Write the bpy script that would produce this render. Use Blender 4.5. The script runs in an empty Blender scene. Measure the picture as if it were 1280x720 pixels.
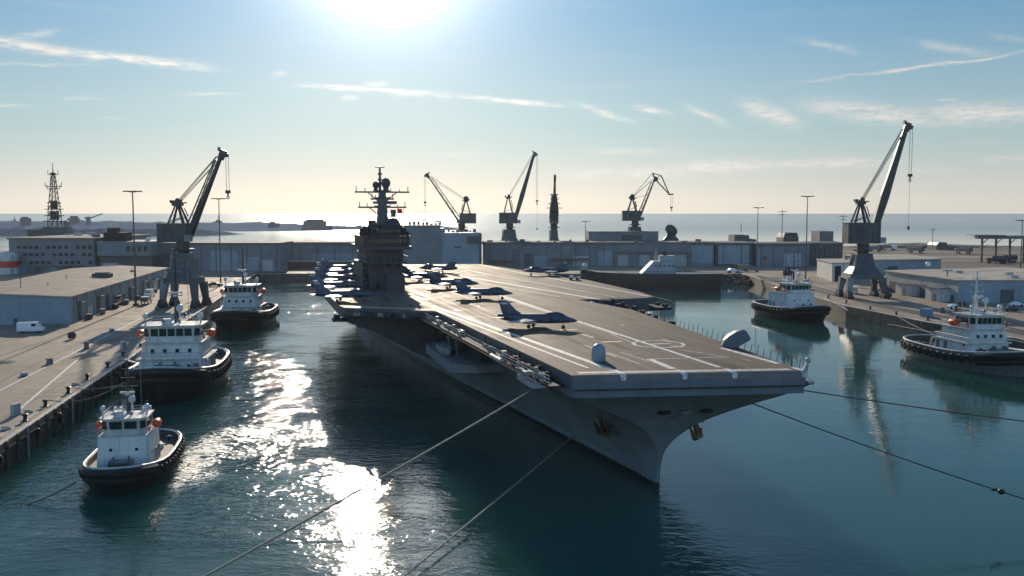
import bpy, bmesh, math, random
from mathutils import Vector, Matrix, noise as mnoise
random.seed(7)
PI = math.pi
scene = bpy.context.scene
COL = scene.collection

# ------------------------------------------------------------------ camera
CAM_H, F_PX, HOR = 42.0, 1200.0, 266.0
TH = math.atan((360.0 - HOR) / F_PX)
cam_d = bpy.data.cameras.new("camera")
cam_d.sensor_width = 36.0
cam_d.lens = 36.0 * F_PX / 1280.0
cam_d.clip_start = 0.5
cam_d.clip_end = 90000.0
cam = bpy.data.objects.new("camera", cam_d)
COL.objects.link(cam)
cam.location = (0, 0, CAM_H)
cam.rotation_euler = (PI / 2 - TH, 0, 0)
scene.camera = cam
scene.view_settings.view_transform = 'Standard'
scene.view_settings.look = 'None'
scene.view_settings.exposure = 0
scene.view_settings.gamma = 1
scene.render.engine = 'CYCLES'
scene.cycles.use_denoising = True
scene.cycles.max_bounces = 6
scene.cycles.glossy_bounces = 3
scene.cycles.transparent_max_bounces = 6
scene.cycles.caustics_reflective = False
scene.cycles.caustics_refractive = False
scene.cycles.sample_clamp_indirect = 6

def ray(px, py):
    x = px - 640.0; u = 360.0 - py
    return Vector((x, F_PX * math.cos(TH) + u * math.sin(TH), -F_PX * math.sin(TH) + u * math.cos(TH)))
def W(px, py, z=0.0):                     # survey: where the sight line meets the level z
    d = ray(px, py); t = (z - CAM_H) / d.z
    return Vector((d.x * t, d.y * t, z))
def PY(px, py, Y):                        # survey: the sight line at the distance Y
    d = ray(px, py); t = Y / d.y
    return Vector((d.x * t, Y, CAM_H + d.z * t))

# ------------------------------------------------------------------ mesh builder
class MB:
    def __init__(s):
        s.v = []; s.f = []; s.m = []; s.cur = 0
    def mat(s, i):
        s.cur = i; return s
    def add(s, verts, faces):
        b = len(s.v)
        s.v += [tuple(p) for p in verts]
        for f in faces:
            s.f.append(tuple(b + i for i in f)); s.m.append(s.cur)
    def box(s, c, d, rz=0.0, tx=1.0, ty=1.0):      # c = centre of the base, d = size; tx, ty taper at the top
        x, y, z = c; a, b, h = d[0] / 2, d[1] / 2, d[2]
        co, si = math.cos(rz), math.sin(rz)
        P = []
        for k, (fx, fy) in ((0, (1, 1)), (1, (tx, ty))):
            for sx, sy in ((-1, -1), (1, -1), (1, 1), (-1, 1)):
                lx, ly = sx * a * fx, sy * b * fy
                P.append((x + lx * co - ly * si, y + lx * si + ly * co, z + k * h))
        s.add(P, [(3, 2, 1, 0), (4, 5, 6, 7), (0, 1, 5, 4), (1, 2, 6, 5), (2, 3, 7, 6), (3, 0, 4, 7)])
        return s
    def prism(s, pts, z0, z1, top=True, bot=True, z1f=None):
        n = len(pts)
        area = sum(pts[i][0] * pts[(i + 1) % n][1] - pts[(i + 1) % n][0] * pts[i][1] for i in range(n))
        if area < 0: pts = list(reversed(pts))
        P = [(p[0], p[1], z0) for p in pts] + [(p[0], p[1], z1 if z1f is None else z1f(p)) for p in pts]
        F = [(i, (i + 1) % n, n + (i + 1) % n, n + i) for i in range(n)]
        if top: F.append(tuple(range(n, 2 * n)))
        if bot: F.append(tuple(reversed(range(n))))
        s.add(P, F); return s
    def sheet(s, pts, z):
        n = len(pts)
        area = sum(pts[i][0] * pts[(i + 1) % n][1] - pts[(i + 1) % n][0] * pts[i][1] for i in range(n))
        if area < 0: pts = list(reversed(pts))
        s.add([(p[0], p[1], z if len(p) < 3 else p[2]) for p in pts], [tuple(range(n))]); return s
    def strip(s, a, b, w, z):                       # painted line from a to b
        a = Vector(a[:2]); b = Vector(b[:2]); d = (b - a).normalized(); n = Vector((-d.y, d.x)) * w / 2
        s.sheet([a - n, b - n, b + n, a + n], z); return s
    def quad(s, a, b, c, d):
        s.add([a, b, c, d], [(0, 1, 2, 3)]); return s
    def tube(s, pts, r, n=6, r1=None, cap=True):
        pts = [Vector(p) for p in pts]; m = len(pts)
        rings = []
        for i, p in enumerate(pts):
            t = (pts[min(i + 1, m - 1)] - pts[max(i - 1, 0)])
            if t.length < 1e-9: t = Vector((0, 0, 1))
            t.normalize()
            up = Vector((0, 0, 1)) if abs(t.z) < 0.9 else Vector((1, 0, 0))
            a = t.cross(up).normalized(); b = t.cross(a).normalized()
            rr = r if r1 is None else r + (r1 - r) * i / (m - 1)
            rings.append([p + a * rr * math.cos(2 * PI * k / n) + b * rr * math.sin(2 * PI * k / n) for k in range(n)])
        P = [q for R in rings for q in R]; Fc = []
        for i in range(m - 1):
            for k in range(n):
                k2 = (k + 1) % n
                Fc.append((i * n + k, (i + 1) * n + k, (i + 1) * n + k2, i * n + k2))
        if cap:
            Fc.append(tuple(range(n))); Fc.append(tuple(reversed(range((m - 1) * n, m * n))))
        s.add(P, Fc); return s
    def beam(s, a, b, w, h, w1=None, h1=None):       # rectangular bar between two points
        a = Vector(a); b = Vector(b); t = (b - a).normalized()
        up = Vector((0, 0, 1)) if abs(t.z) < 0.98 else Vector((1, 0, 0))
        x = t.cross(up).normalized(); y = x.cross(t).normalized()
        w1 = w if w1 is None else w1; h1 = h if h1 is None else h1
        P = []
        for p, ww, hh in ((a, w, h), (b, w1, h1)):
            for sx, sy in ((-1, -1), (1, -1), (1, 1), (-1, 1)):
                P.append(p + x * sx * ww / 2 + y * sy * hh / 2)
        s.add(P, [(0, 1, 2, 3), (7, 6, 5, 4), (1, 0, 4, 5), (2, 1, 5, 6), (3, 2, 6, 7), (0, 3, 7, 4)])
        return s
    def lathe(s, prof, c=(0, 0, 0), n=16, axis='z'):
        P = []; m = len(prof)
        for r, h in prof:
            for k in range(n):
                a = 2 * PI * k / n; x, y = r * math.cos(a), r * math.sin(a)
                q = (x, y, h) if axis == 'z' else ((h, x, y) if axis == 'x' else (y, h, x))
                P.append((c[0] + q[0], c[1] + q[1], c[2] + q[2]))
        Fc = []
        for i in range(m - 1):
            for k in range(n):
                k2 = (k + 1) % n
                Fc.append((i * n + k, i * n + k2, (i + 1) * n + k2, (i + 1) * n + k))
        Fc.append(tuple(reversed(range(n)))); Fc.append(tuple(range((m - 1) * n, m * n)))
        s.add(P, Fc); return s
    def ball(s, c, r, n=14, m=9, sx=1, sy=1, sz=1):
        prof = [(max(1e-3, r * math.sin(PI * i / m)), -r * math.cos(PI * i / m)) for i in range(m + 1)]
        b = len(s.v); s.lathe(prof, (0, 0, 0), n)
        for i in range(b, len(s.v)):
            x, y, z = s.v[i]; s.v[i] = (c[0] + x * sx, c[1] + y * sy, c[2] + z * sz)
        return s
    def torus(s, c, R, r, axis='y', n=14, m=7, sq=1.0):
        P = []; Fc = []
        for i in range(n):
            a = 2 * PI * i / n
            for k in range(m):
                b = 2 * PI * k / m; q = R + r * math.cos(b); w = r * math.sin(b) * sq
                if axis == 'y': p = (q * math.cos(a), w, q * math.sin(a))
                elif axis == 'x': p = (w, q * math.cos(a), q * math.sin(a))
                else: p = (q * math.cos(a), q * math.sin(a), w)
                P.append((c[0] + p[0], c[1] + p[1], c[2] + p[2]))
        for i in range(n):
            for k in range(m):
                Fc.append((i * m + k, ((i + 1) % n) * m + k, ((i + 1) % n) * m + (k + 1) % m, i * m + (k + 1) % m))
        s.add(P, Fc); return s
    def loft(s, rings, closed=False, cap=False):
        n = len(rings[0]); P = [q for R in rings for q in R]; Fc = []
        for i in range(len(rings) - 1):
            for k in range(n if closed else n - 1):
                k2 = (k + 1) % n
                Fc.append((i * n + k, (i + 1) * n + k, (i + 1) * n + k2, i * n + k2))
        if cap:
            Fc.append(tuple(range(n))); Fc.append(tuple(reversed(range((len(rings) - 1) * n, len(rings) * n))))
        s.add(P, Fc); return s
    def rot(s, start, ang, axis, c=(0, 0, 0)):
        M = Matrix.Rotation(ang, 3, axis); c = Vector(c)
        for i in range(start, len(s.v)): s.v[i] = tuple(M @ (Vector(s.v[i]) - c) + c)
        return s
    def build(s, name, mats, parent=None, smooth=35, label=None, fix=True):
        me = bpy.data.meshes.new(name)
        me.from_pydata(s.v, [], s.f)
        if not isinstance(mats, (list, tuple)): mats = [mats]
        for m in mats: me.materials.append(m)
        me.polygons.foreach_set('material_index', s.m)
        bm = bmesh.new(); bm.from_mesh(me)
        big = [f for f in bm.faces if len(f.verts) > 4]
        if big: bmesh.ops.triangulate(bm, faces=big)
        if fix: bmesh.ops.recalc_face_normals(bm, faces=bm.faces)
        bm.to_mesh(me); bm.free()
        if smooth:
            me.polygons.foreach_set('use_smooth', [True] * len(me.polygons))
            me.set_sharp_from_angle(angle=math.radians(smooth))
        o = bpy.data.objects.new(name, me); COL.objects.link(o)
        if parent is not None: o.parent = parent
        if label: o['label'] = label
        return o

def tag(o, label, cat, group=None):
    o['label'] = label; o['category'] = cat
    if group: o['group'] = group
    return o
def thing(name, label, cat, loc=(0, 0, 0), rz=0.0, group=None, scale=1.0):
    o = bpy.data.objects.new(name, None); COL.objects.link(o)
    o.location = loc; o.rotation_euler = (0, 0, rz); o.scale = (scale,) * 3
    o.empty_display_size = 0.5
    return tag(o, label, cat, group)
def struct(name, mb, mats, smooth=0, fix=True):
    o = mb.build(name, mats, None, smooth, fix=fix); o['kind'] = 'structure'; return o
def dup(root, loc, rz, label, group=None):
    r = root.copy(); COL.objects.link(r); r.location = loc; r.rotation_euler = (0, 0, rz); r['label'] = label
    if group: r['group'] = group
    for ch in list(root.children):
        c = ch.copy(); COL.objects.link(c); c.parent = r
        for g in list(ch.children):
            d = g.copy(); COL.objects.link(d); d.parent = c
    return r
ORD = ['first', 'second', 'third', 'fourth', 'fifth', 'sixth', 'seventh', 'eighth', 'ninth', 'tenth', 'eleventh', 'twelfth', 'thirteenth',
       'fourteenth', 'fifteenth', 'sixteenth', 'seventeenth', 'eighteenth', 'nineteenth', 'twentieth', 'twenty-first', 'twenty-second',
       'twenty-third', 'twenty-fourth', 'twenty-fifth', 'twenty-sixth', 'twenty-seventh', 'twenty-eighth', 'twenty-ninth', 'thirtieth']

# ------------------------------------------------------------------ materials
class NT:
    def __init__(s, tree): s.t = tree; s.n = tree.nodes; s.l = tree.links
    def new(s, typ, **kw):
        n = s.n.new(typ)
        for k, v in kw.items(): setattr(n, k, v)
        return n
    def put(s, sock, v):
        if hasattr(v, 'is_output') or isinstance(v, bpy.types.NodeSocket): s.l.new(v, sock)
        else: sock.default_value = v
    def math(s, op, a, b=None, c=None, clamp=False):
        n = s.new('ShaderNodeMath', operation=op, use_clamp=clamp)
        s.put(n.inputs[0], a)
        if b is not None: s.put(n.inputs[1], b)
        if c is not None: s.put(n.inputs[2], c)
        return n.outputs[0]
    def mix(s, f, a, b, blend='MIX'):
        n = s.new('ShaderNodeMix', data_type='RGBA', blend_type=blend)
        s.put(n.inputs[0], f)
        s.put(n.inputs[6], a if not isinstance(a, tuple) else (*a[:3], 1)); s.put(n.inputs[7], b if not isinstance(b, tuple) else (*b[:3], 1))
        return n.outputs[2]
    def mapping(s, vec, sc=(1, 1, 1), rot=(0, 0, 0), loc=(0, 0, 0)):
        n = s.new('ShaderNodeMapping'); s.put(n.inputs['Vector'], vec)
        n.inputs['Scale'].default_value = sc; n.inputs['Rotation'].default_value = rot; n.inputs['Location'].default_value = loc
        return n.outputs[0]
    def noise(s, vec, scale, detail=4, rough=0.55, dist=0.0):
        n = s.new('ShaderNodeTexNoise'); s.put(n.inputs['Vector'], vec)
        n.inputs['Scale'].default_value = scale; n.inputs['Detail'].default_value = detail
        n.inputs['Roughness'].default_value = rough; n.inputs['Distortion'].default_value = dist
        return n.outputs[0]
    def ramp(s, f, lo, hi, a=0.0, b=1.0):            # smoothstep map
        n = s.new('ShaderNodeMapRange', interpolation_type='SMOOTHSTEP'); s.put(n.inputs[0], f)
        n.inputs[1].default_value = lo; n.inputs[2].default_value = hi; n.inputs[3].default_value = a; n.inputs[4].default_value = b
        return n.outputs[0]

def new_mat(name):
    m = bpy.data.materials.new(name); m.use_nodes = True
    t = NT(m.node_tree); t.n.clear()
    out = t.new('ShaderNodeOutputMaterial'); b = t.new('ShaderNodeBsdfPrincipled')
    t.l.new(b.outputs[0], out.inputs[0])
    return m, t, b

def mat(name, col, rough=0.6, metal=0.0, var=0.25, sc=0.35, streak=0.0, bump=0.0, dirt=None, spec=0.5, obj=False):
    m, t, b = new_mat(name)
    if obj: pos = t.new('ShaderNodeTexCoord').outputs['Object']
    else: pos = t.new('ShaderNodeNewGeometry').outputs['Position']
    f = t.noise(pos, sc, 6, 0.6)
    k = t.ramp(f, 0.3, 0.7)
    c = t.mix(k, tuple(x * (1 - var) for x in col), tuple(min(1, x * (1 + var)) for x in col))
    if streak:
        sv = t.mapping(pos, (1.0, 1.0, 0.07)); g = t.noise(sv, 0.9, 5, 0.65)
        kk = t.ramp(g, 0.48, 0.72, 0.0, streak)
        c = t.mix(kk, c, dirt or tuple(x * 0.45 for x in col))
    t.l.new(c, b.inputs['Base Color'])
    f2 = t.noise(pos, sc * 4, 3)
    t.l.new(t.ramp(f2, 0.25, 0.75, max(0.02, rough - 0.1), min(1, rough + 0.1)), b.inputs['Roughness'])
    b.inputs['Metallic'].default_value = metal
    b.inputs['Specular IOR Level'].default_value = spec
    if bump:
        bn = t.new('ShaderNodeBump'); bn.inputs['Strength'].default_value = 0.5; bn.inputs['Distance'].default_value = bump
        t.l.new(t.noise(pos, sc * 8, 5), bn.inputs['Height']); t.l.new(bn.outputs[0], b.inputs['Normal'])
    return m

M = {}
M['black'] = mat('black_paint', (.012, .013, .015), .45, var=.4)
M['rubber'] = mat('rubber', (.012, .012, .012), .75, var=.4)
M['glass'] = mat('window_glass', (.015, .03, .032), .08, var=.3)
M['white'] = mat('white_paint', (.60, .61, .61), .45, var=.1, sc=.5, streak=.6, dirt=(.33, .27, .21))
M['offwhite'] = mat('weathered_white_paint', (.52, .52, .50), .5, var=.14, sc=.6, streak=.6, dirt=(.24, .18, .13))
M['tug_hull_dark'] = mat('tug_hull_black', (.02, .021, .023), .4, var=.35, sc=.7, streak=.35, dirt=(.07, .055, .045))
M['tug_hull_grey'] = mat('tug_hull_grey', (.16, .16, .16), .45, var=.2, sc=.7, streak=.4, dirt=(.07, .055, .045))
M['tug_deck'] = mat('tug_deck', (.05, .052, .055), .65, var=.4, sc=.8)
M['orange'] = mat('orange_plastic', (.75, .09, .025), .45, var=.1)
M['red'] = mat('red_paint', (.5, .03, .025), .45, var=.15)
M['gold'] = mat('anchor_brass_paint', (.10, .065, .022), .6, .2, var=.5)
M['rope'] = mat('rope', (.3, .26, .2), .85, var=.3, sc=2)
M['rope_dark'] = mat('dark_rope', (.07, .068, .065), .8, var=.3, sc=2)
M['cable'] = mat('steel_cable', (.04, .042, .045), .5, .4)
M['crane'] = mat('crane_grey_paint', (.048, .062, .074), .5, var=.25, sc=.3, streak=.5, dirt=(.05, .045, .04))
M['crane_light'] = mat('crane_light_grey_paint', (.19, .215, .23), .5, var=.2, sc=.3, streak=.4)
M['crane_dark'] = mat('crane_dark_steel', (.035, .042, .05), .5, .2, var=.3)
M['navy'] = mat('navy_grey_paint', (.14, .165, .185), .5, var=.15, sc=.25, streak=.4, dirt=(.08, .085, .085))
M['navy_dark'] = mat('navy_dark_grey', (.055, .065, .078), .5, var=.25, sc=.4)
M['navy_light'] = mat('navy_light_grey', (.3, .33, .36), .5, var=.15, sc=.4, streak=.3)
M['dark_gap'] = mat('black_and_recess_shade', (.012, .014, .016), .8, var=.4)  # near-black, also standing in for shade inside openings
M['clutter'] = mat('deck_edge_steel', (.035, .038, .042), .75, 0, var=.5, sc=1.5, spec=.12)
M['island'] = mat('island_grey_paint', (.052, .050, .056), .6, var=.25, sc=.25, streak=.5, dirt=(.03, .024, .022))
M['clutter_light'] = mat('light_steel', (.28, .28, .275), .5, 0, var=.45, sc=1.5, spec=.25)
M['shed_wall'] = mat('shed_cladding', (.155, .18, .20), .6, var=.18, sc=.12, streak=.4, dirt=(.16, .165, .165))
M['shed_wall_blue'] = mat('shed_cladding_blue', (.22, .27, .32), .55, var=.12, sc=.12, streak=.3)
M['shed_wall_light'] = mat('shed_cladding_light', (.33, .36, .385), .55, var=.12, sc=.12, streak=.35, dirt=(.2, .195, .18))
M['shed_dark'] = mat('shed_door_dark', (.07, .08, .09), .6, var=.2)
M['shed_trim'] = mat('shed_trim', (.12, .13, .14), .6, var=.2)
M['roof_brown'] = mat('gravel_roof', (.20, .165, .13), .85, var=.18, sc=.08, bump=.02, spec=.2)
M['roof_light'] = mat('pale_membrane_roof', (.36, .315, .26), .85, var=.25, sc=.08, spec=.2)
M['roof_grey'] = mat('grey_sheet_roof', (.13, .135, .14), .8, var=.25, sc=.1, spec=.08)
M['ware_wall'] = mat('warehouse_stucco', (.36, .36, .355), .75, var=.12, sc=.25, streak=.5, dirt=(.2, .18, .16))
M['awning'] = mat('rusty_awning', (.17, .085, .06), .7, var=.25)
M['concrete_light'] = mat('pale_concrete', (.42, .38, .33), .8, var=.2, sc=.5, bump=.02)
M['timber'] = mat('wet_timber', (.075, .06, .045), .75, var=.5, sc=1.2, streak=.6, dirt=(.25, .22, .18))
M['pole'] = mat('galvanised_pole', (.11, .115, .12), .5, .3, var=.2)
M['haze'] = mat('distant_land_haze_tint', (.155, .215, .265), .95, var=.1, sc=.004, spec=0)  # bluish distance haze mixed into the base colour
M['haze_dark'] = mat('distant_dark_haze_tint', (.10, .14, .175), .95, var=.15, sc=.01, spec=0)  # darker far tone, distance haze likewise put into the colour
M['jet'] = mat('jet_blue_grey', (.045, .07, .112), .36, .3, var=.15, sc=.5, obj=True)
M['jet_light'] = mat('jet_pale_marking', (.5, .52, .55), .4, var=.1, obj=True)
M['tyre'] = mat('aircraft_tyre', (.015, .015, .015), .7)
M['green_glass'] = mat('green_tinted_glass', (.012, .05, .042), .08, var=.2)
M['container'] = mat('blue_container', (.18, .27, .38), .5, var=.15, streak=.3)
M['car_white'] = mat('car_white', (.7, .7, .7), .3, var=.05)
M['car_dark'] = mat('car_dark', (.03, .033, .04), .3, var=.1)
M['flag'] = mat('red_flag', (.75, .05, .08), .7, var=.1)
WAVE_D = 0.56
FOAM = [(-54, 166, 5, 20, .15, .95), (-51, 182, 9, 9, .2, .8), (-45, 177, 10, 5, .35, .6), (-46, 166, 7, 8, .3, .6), (-49, 150, 4, 12, .1, .6), (-53, 156, 2.6, 16, .15, .95)]
# ------------------------------------------------------------------ sun and sky
SUN_AZ, SUN_EL = math.radians(-9.0), math.radians(17.0)      # azimuth measured from +Y towards +X
sd = Vector((math.sin(SUN_AZ) * math.cos(SUN_EL), math.cos(SUN_AZ) * math.cos(SUN_EL), math.sin(SUN_EL)))
sun_d = bpy.data.lights.new("sun", 'SUN'); sun_d.energy = 5.0; sun_d.angle = math.radians(0.5); sun_d.color = (1.0, 0.85, 0.66)
sun = bpy.data.objects.new("sun", sun_d); COL.objects.link(sun)
sun.rotation_euler = (-sd).to_track_quat('-Z', 'Y').to_euler(); sun.location = (0, 0, 200)

world = bpy.data.worlds.new("World"); scene.world = world; world.use_nodes = True
wt = NT(world.node_tree); wt.n.clear()
wout = wt.new('ShaderNodeOutputWorld'); bg = wt.new('ShaderNodeBackground'); wt.l.new(bg.outputs[0], wout.inputs[0])
bg.inputs['Strength'].default_value = SKY_STRENGTH = 0.10
sky = wt.new('ShaderNodeTexSky', sky_type='NISHITA', sun_disc=False)
sky.sun_elevation = SUN_EL; sky.sun_rotation = SUN_AZ
sky.altitude = 0; sky.air_density = 1.0; sky.dust_density = 0.6; sky.ozone_density = 2.0
gen = wt.new('ShaderNodeTexCoord').outputs['Generated']
nrm = wt.new('ShaderNodeVectorMath', operation='NORMALIZE'); wt.l.new(gen, nrm.inputs[0]); dirv = nrm.outputs[0]
sep = wt.new('ShaderNodeSeparateXYZ'); wt.l.new(dirv, sep.inputs[0])
dx, dy, dz = sep.outputs
az = wt.math('ARCTAN2', dx, dy); el = wt.math('ARCSINE', dz)
# warp for ragged cloud edges
wv = wt.new('ShaderNodeCombineXYZ'); wt.l.new(az, wv.inputs[0]); wt.l.new(el, wv.inputs[1])
n1 = wt.noise(wt.mapping(wv.outputs[0], (22, 90, 1)), 1.0, 5, 0.6)
n2 = wt.noise(wt.mapping(wv.outputs[0], (60, 260, 1), loc=(3, 7, 0)), 1.0, 4, 0.6)
wob = wt.math('MULTIPLY', wt.math('SUBTRACT', n1, 0.5), 0.010)
el_w = wt.math('ADD', el, wob)
def azel(px, py):
    d = ray(px, py).normalized(); return math.atan2(d.x, d.y), math.asin(d.z)
STREAKS = [  # pixel survey of the cirrus and contrails: ends, thickness (px), opacity
    (-40, 44, 120, 72, 7, .85), (60, 62, 252, 83, 5, .95), (-30, 79, 130, 82, 2, .35), (10, 48, 70, 40, 4, .5), (80, 124, 128, 124, 2.5, .5),
    (-40, 132, 35, 132, 2.5, .4), (230, 118, 295, 117, 2.5, .35), (125, 147, 155, 148, 2, .25), (340, 92, 358, 92, 5, .35),
    (380, 107, 520, 113, 3.5, .8), (480, 114, 560, 119, 4, .85), (580, 121, 700, 132, 3.5, .85), (455, 104, 485, 104, 4, .4), (428, 122, 448, 122, 4, .45),
    (720, 130, 790, 152, 4.5, .6), (795, 133, 838, 142, 4, .65), (858, 133, 910, 155, 5, .6), (930, 130, 1000, 155, 12, .8),
    (1010, 132, 1170, 150, 13, .85), (1150, 142, 1300, 142, 13, .85), (1170, 125, 1200, 125, 2.5, .5),
    (1020, 101, 1300, 63, 2.2, .75), (1000, 50, 1070, 64, 5, .35), (1140, 52, 1240, 68, 5, .4), (1240, 45, 1300, 56, 4, .25),
    (745, 188, 850, 191, 5, .4), (720, 218, 860, 214, 8, .7), (840, 210, 970, 206, 9, .9), (960, 206, 1110, 203, 6.5, .85), (1230, 200, 1300, 198, 5, .5), (1120, 212, 1200, 213, 4, .25),
    (1200, 176, 1250, 177, 4, .2), (540, 194, 600, 192, 4, .2)]
mask = None
for (x0, y0, x1, y1, th, op) in STREAKS:
    a0, e0 = azel(x0, y0); a1, e1 = azel(x1, y1)
    cx, cy = (a0 + a1) / 2, (e0 + e1) / 2; L = math.hypot(a1 - a0, e1 - e0) / 2; ph = math.atan2(e1 - e0, a1 - a0)
    X = wt.math('SUBTRACT', az, cx); Y = wt.math('SUBTRACT', el_w, cy)
    du = wt.math('ADD', wt.math('MULTIPLY', X, math.cos(ph) / L), wt.math('MULTIPLY', Y, math.sin(ph) / L))
    hw = th * 0.8 / F_PX
    dv = wt.math('ADD', wt.math('MULTIPLY', X, -math.sin(ph) / hw), wt.math('MULTIPLY', Y, math.cos(ph) / hw))
    q = wt.math('ADD', wt.math('POWER', wt.math('ABSOLUTE', du), 3.0), wt.math('MULTIPLY', dv, dv))
    g = wt.math('MULTIPLY', wt.math('EXPONENT', wt.math('MULTIPLY', q, -1.0)), op)
    mask = g if mask is None else wt.math('MAXIMUM', mask, g)
tex = wt.math('ADD', wt.math('MULTIPLY', n2, 0.9), wt.math('MULTIPLY', n1, 0.7))
mask = wt.math('MULTIPLY', mask, wt.ramp(tex, 0.55, 0.95, 0.2, 1.25), clamp=True)
# a faint thin veil of haze streaks
veil = wt.ramp(wt.noise(wt.mapping(wv.outputs[0], (5, 60, 1), rot=(0, 0, .04)), 1.0, 5, 0.6), 0.52, 0.8, 0, .22)
# the sky itself
sdot = wt.new('ShaderNodeVectorMath', operation='DOT_PRODUCT'); wt.l.new(dirv, sdot.inputs[0]); ga, ge = math.radians(-7.2), math.radians(16.6); sdot.inputs[1].default_value = (math.sin(ga) * math.cos(ge), math.cos(ga) * math.cos(ge), math.sin(ge))
ca = wt.math('MAXIMUM', sdot.outputs['Value'], 0.0)
th_deg = wt.math('MULTIPLY', wt.math('ARCCOSINE', wt.math('MINIMUM', ca, 0.999999)), 180.0 / PI)
g1 = wt.math('MULTIPLY', wt.math('EXPONENT', wt.math('DIVIDE', th_deg, -5.2)), 11.0)
tn = wt.math('DIVIDE', th_deg, 4.5)
g2 = wt.math('MULTIPLY', wt.math('EXPONENT', wt.math('MULTIPLY', wt.math('MULTIPLY', tn, tn), -1.0)), 14.0)
glow = wt.math('ADD', g1, g2)
# the physical sky, graded towards the hazy marine sky of a winter afternoon: cream haze at the horizon, then pale and clear blue
el_d = wt.math('MULTIPLY', el, 180.0 / PI)
grad = wt.mix(wt.ramp(el_d, 0.0, 5.2), (7.25, 7.12, 6.7), (4.2, 5.95, 6.4))
grad = wt.mix(wt.ramp(el_d, 3.6, 13.0), grad, (1.55, 3.95, 6.35))
grad = wt.mix(wt.ramp(el_d, 12.0, 40.0), grad, (.75, 1.9, 4.2))
side = wt.ramp(th_deg, 12.0, 36.0, 0.98, 0.84)
gsc = wt.new('ShaderNodeVectorMath', operation='SCALE'); wt.l.new(grad, gsc.inputs[0]); wt.l.new(side, gsc.inputs['Scale'])
base = wt.mix(wt.ramp(el_d, 8.0, 60.0, 0.92, 0.55), sky.outputs[0], gsc.outputs[0])
back = wt.ramp(dy, -0.55, 0.25, 1.75, 1.0)                # anti-solar sky, brightened further as added fill for faces in shade
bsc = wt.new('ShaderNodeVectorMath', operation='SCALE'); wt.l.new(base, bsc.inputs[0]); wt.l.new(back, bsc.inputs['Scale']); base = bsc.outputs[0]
base = wt.mix(veil, base, (6.6, 6.5, 6.3))
cl_col = wt.mix(wt.ramp(th_deg, 6.0, 32.0), (10.6, 10.1, 9.3), (7.4, 7.1, 6.7))
base = wt.mix(wt.math('MULTIPLY', mask, 0.95), base, cl_col)
gl = wt.new('ShaderNodeVectorMath', operation='SCALE'); gl.inputs[0].default_value = (1.0, .96, .90); wt.l.new(glow, gl.inputs['Scale'])
add = wt.new('ShaderNodeVectorMath', operation='ADD'); wt.l.new(base, add.inputs[0]); wt.l.new(gl.outputs[0], add.inputs[1])
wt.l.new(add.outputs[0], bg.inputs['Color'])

# ------------------------------------------------------------------ water
m, t, b = new_mat('harbour_water')
pos = t.new('ShaderNodeNewGeometry').outputs['Position']
sp = t.new('ShaderNodeSeparateXYZ'); t.l.new(pos, sp.inputs[0]); px_, py_, pz_ = sp.outputs
calm = t.ramp(t.noise(t.mapping(pos, (.010, .016, 1), rot=(0, 0, .2)), 1.0, 4, .6), .38, .62, .2, 1.1)
near = t.math('MULTIPLY', t.ramp(py_, 120, 420, 1.0, .6), t.ramp(py_, 95, 165, .72, 1.0))
wx, wy = t.math('ADD', px_, t.math('MULTIPLY', t.math('SUBTRACT', py_, 200), .26)), t.math('DIVIDE', t.math('SUBTRACT', py_, 245), 95)
wx = t.math('DIVIDE', t.math('ADD', wx, 53), 9)
wash = t.math('EXPONENT', t.math('MULTIPLY', t.math('ADD', t.math('MULTIPLY', wx, wx), t.math('MULTIPLY', wy, wy)), -1.0))
wash = t.math('ADD', 1.0, t.math('MULTIPLY', wash, t.ramp(t.noise(t.mapping(pos, (.05, .03, 1)), 1.0, 4, .6), .38, .6, 0, 1.8)))
# more chop in the open channel left of the carrier than in the sheltered basin to its right
chan = t.ramp(t.math('ADD', px_, t.math('MULTIPLY', py_, .27)), 0, 85, 1.0, .13)
w1 = t.noise(t.mapping(pos, (.42, .78, 1), rot=(0, 0, .18)), 1.0, 2.5, .55, .7)
w2 = t.noise(t.mapping(pos, (.05, .11, 1), rot=(0, 0, -.25)), 1.0, 3, .5, .3)
w3 = t.noise(t.mapping(pos, (1.7, 2.7, 1), rot=(0, 0, .5)), 1.0, 1, .5)
hgt = t.math('ADD', t.math('MULTIPLY', w1, .55), t.math('ADD', t.math('MULTIPLY', w2, .9), t.math('MULTIPLY', w3, .11)))
hgt = t.math('MULTIPLY', hgt, t.math('MULTIPLY', calm, t.math('MULTIPLY', t.math('MULTIPLY', near, wash), chan)))
bn = t.new('ShaderNodeBump'); bn.inputs['Strength'].default_value = 1.0; bn.inputs['Distance'].default_value = WAVE_D
t.l.new(hgt, bn.inputs['Height']); t.l.new(bn.outputs[0], b.inputs['Normal'])
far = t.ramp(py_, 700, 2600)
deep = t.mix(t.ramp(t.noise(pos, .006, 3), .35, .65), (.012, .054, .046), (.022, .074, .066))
deep = t.mix(far, deep, (.03, .075, .125))
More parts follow.
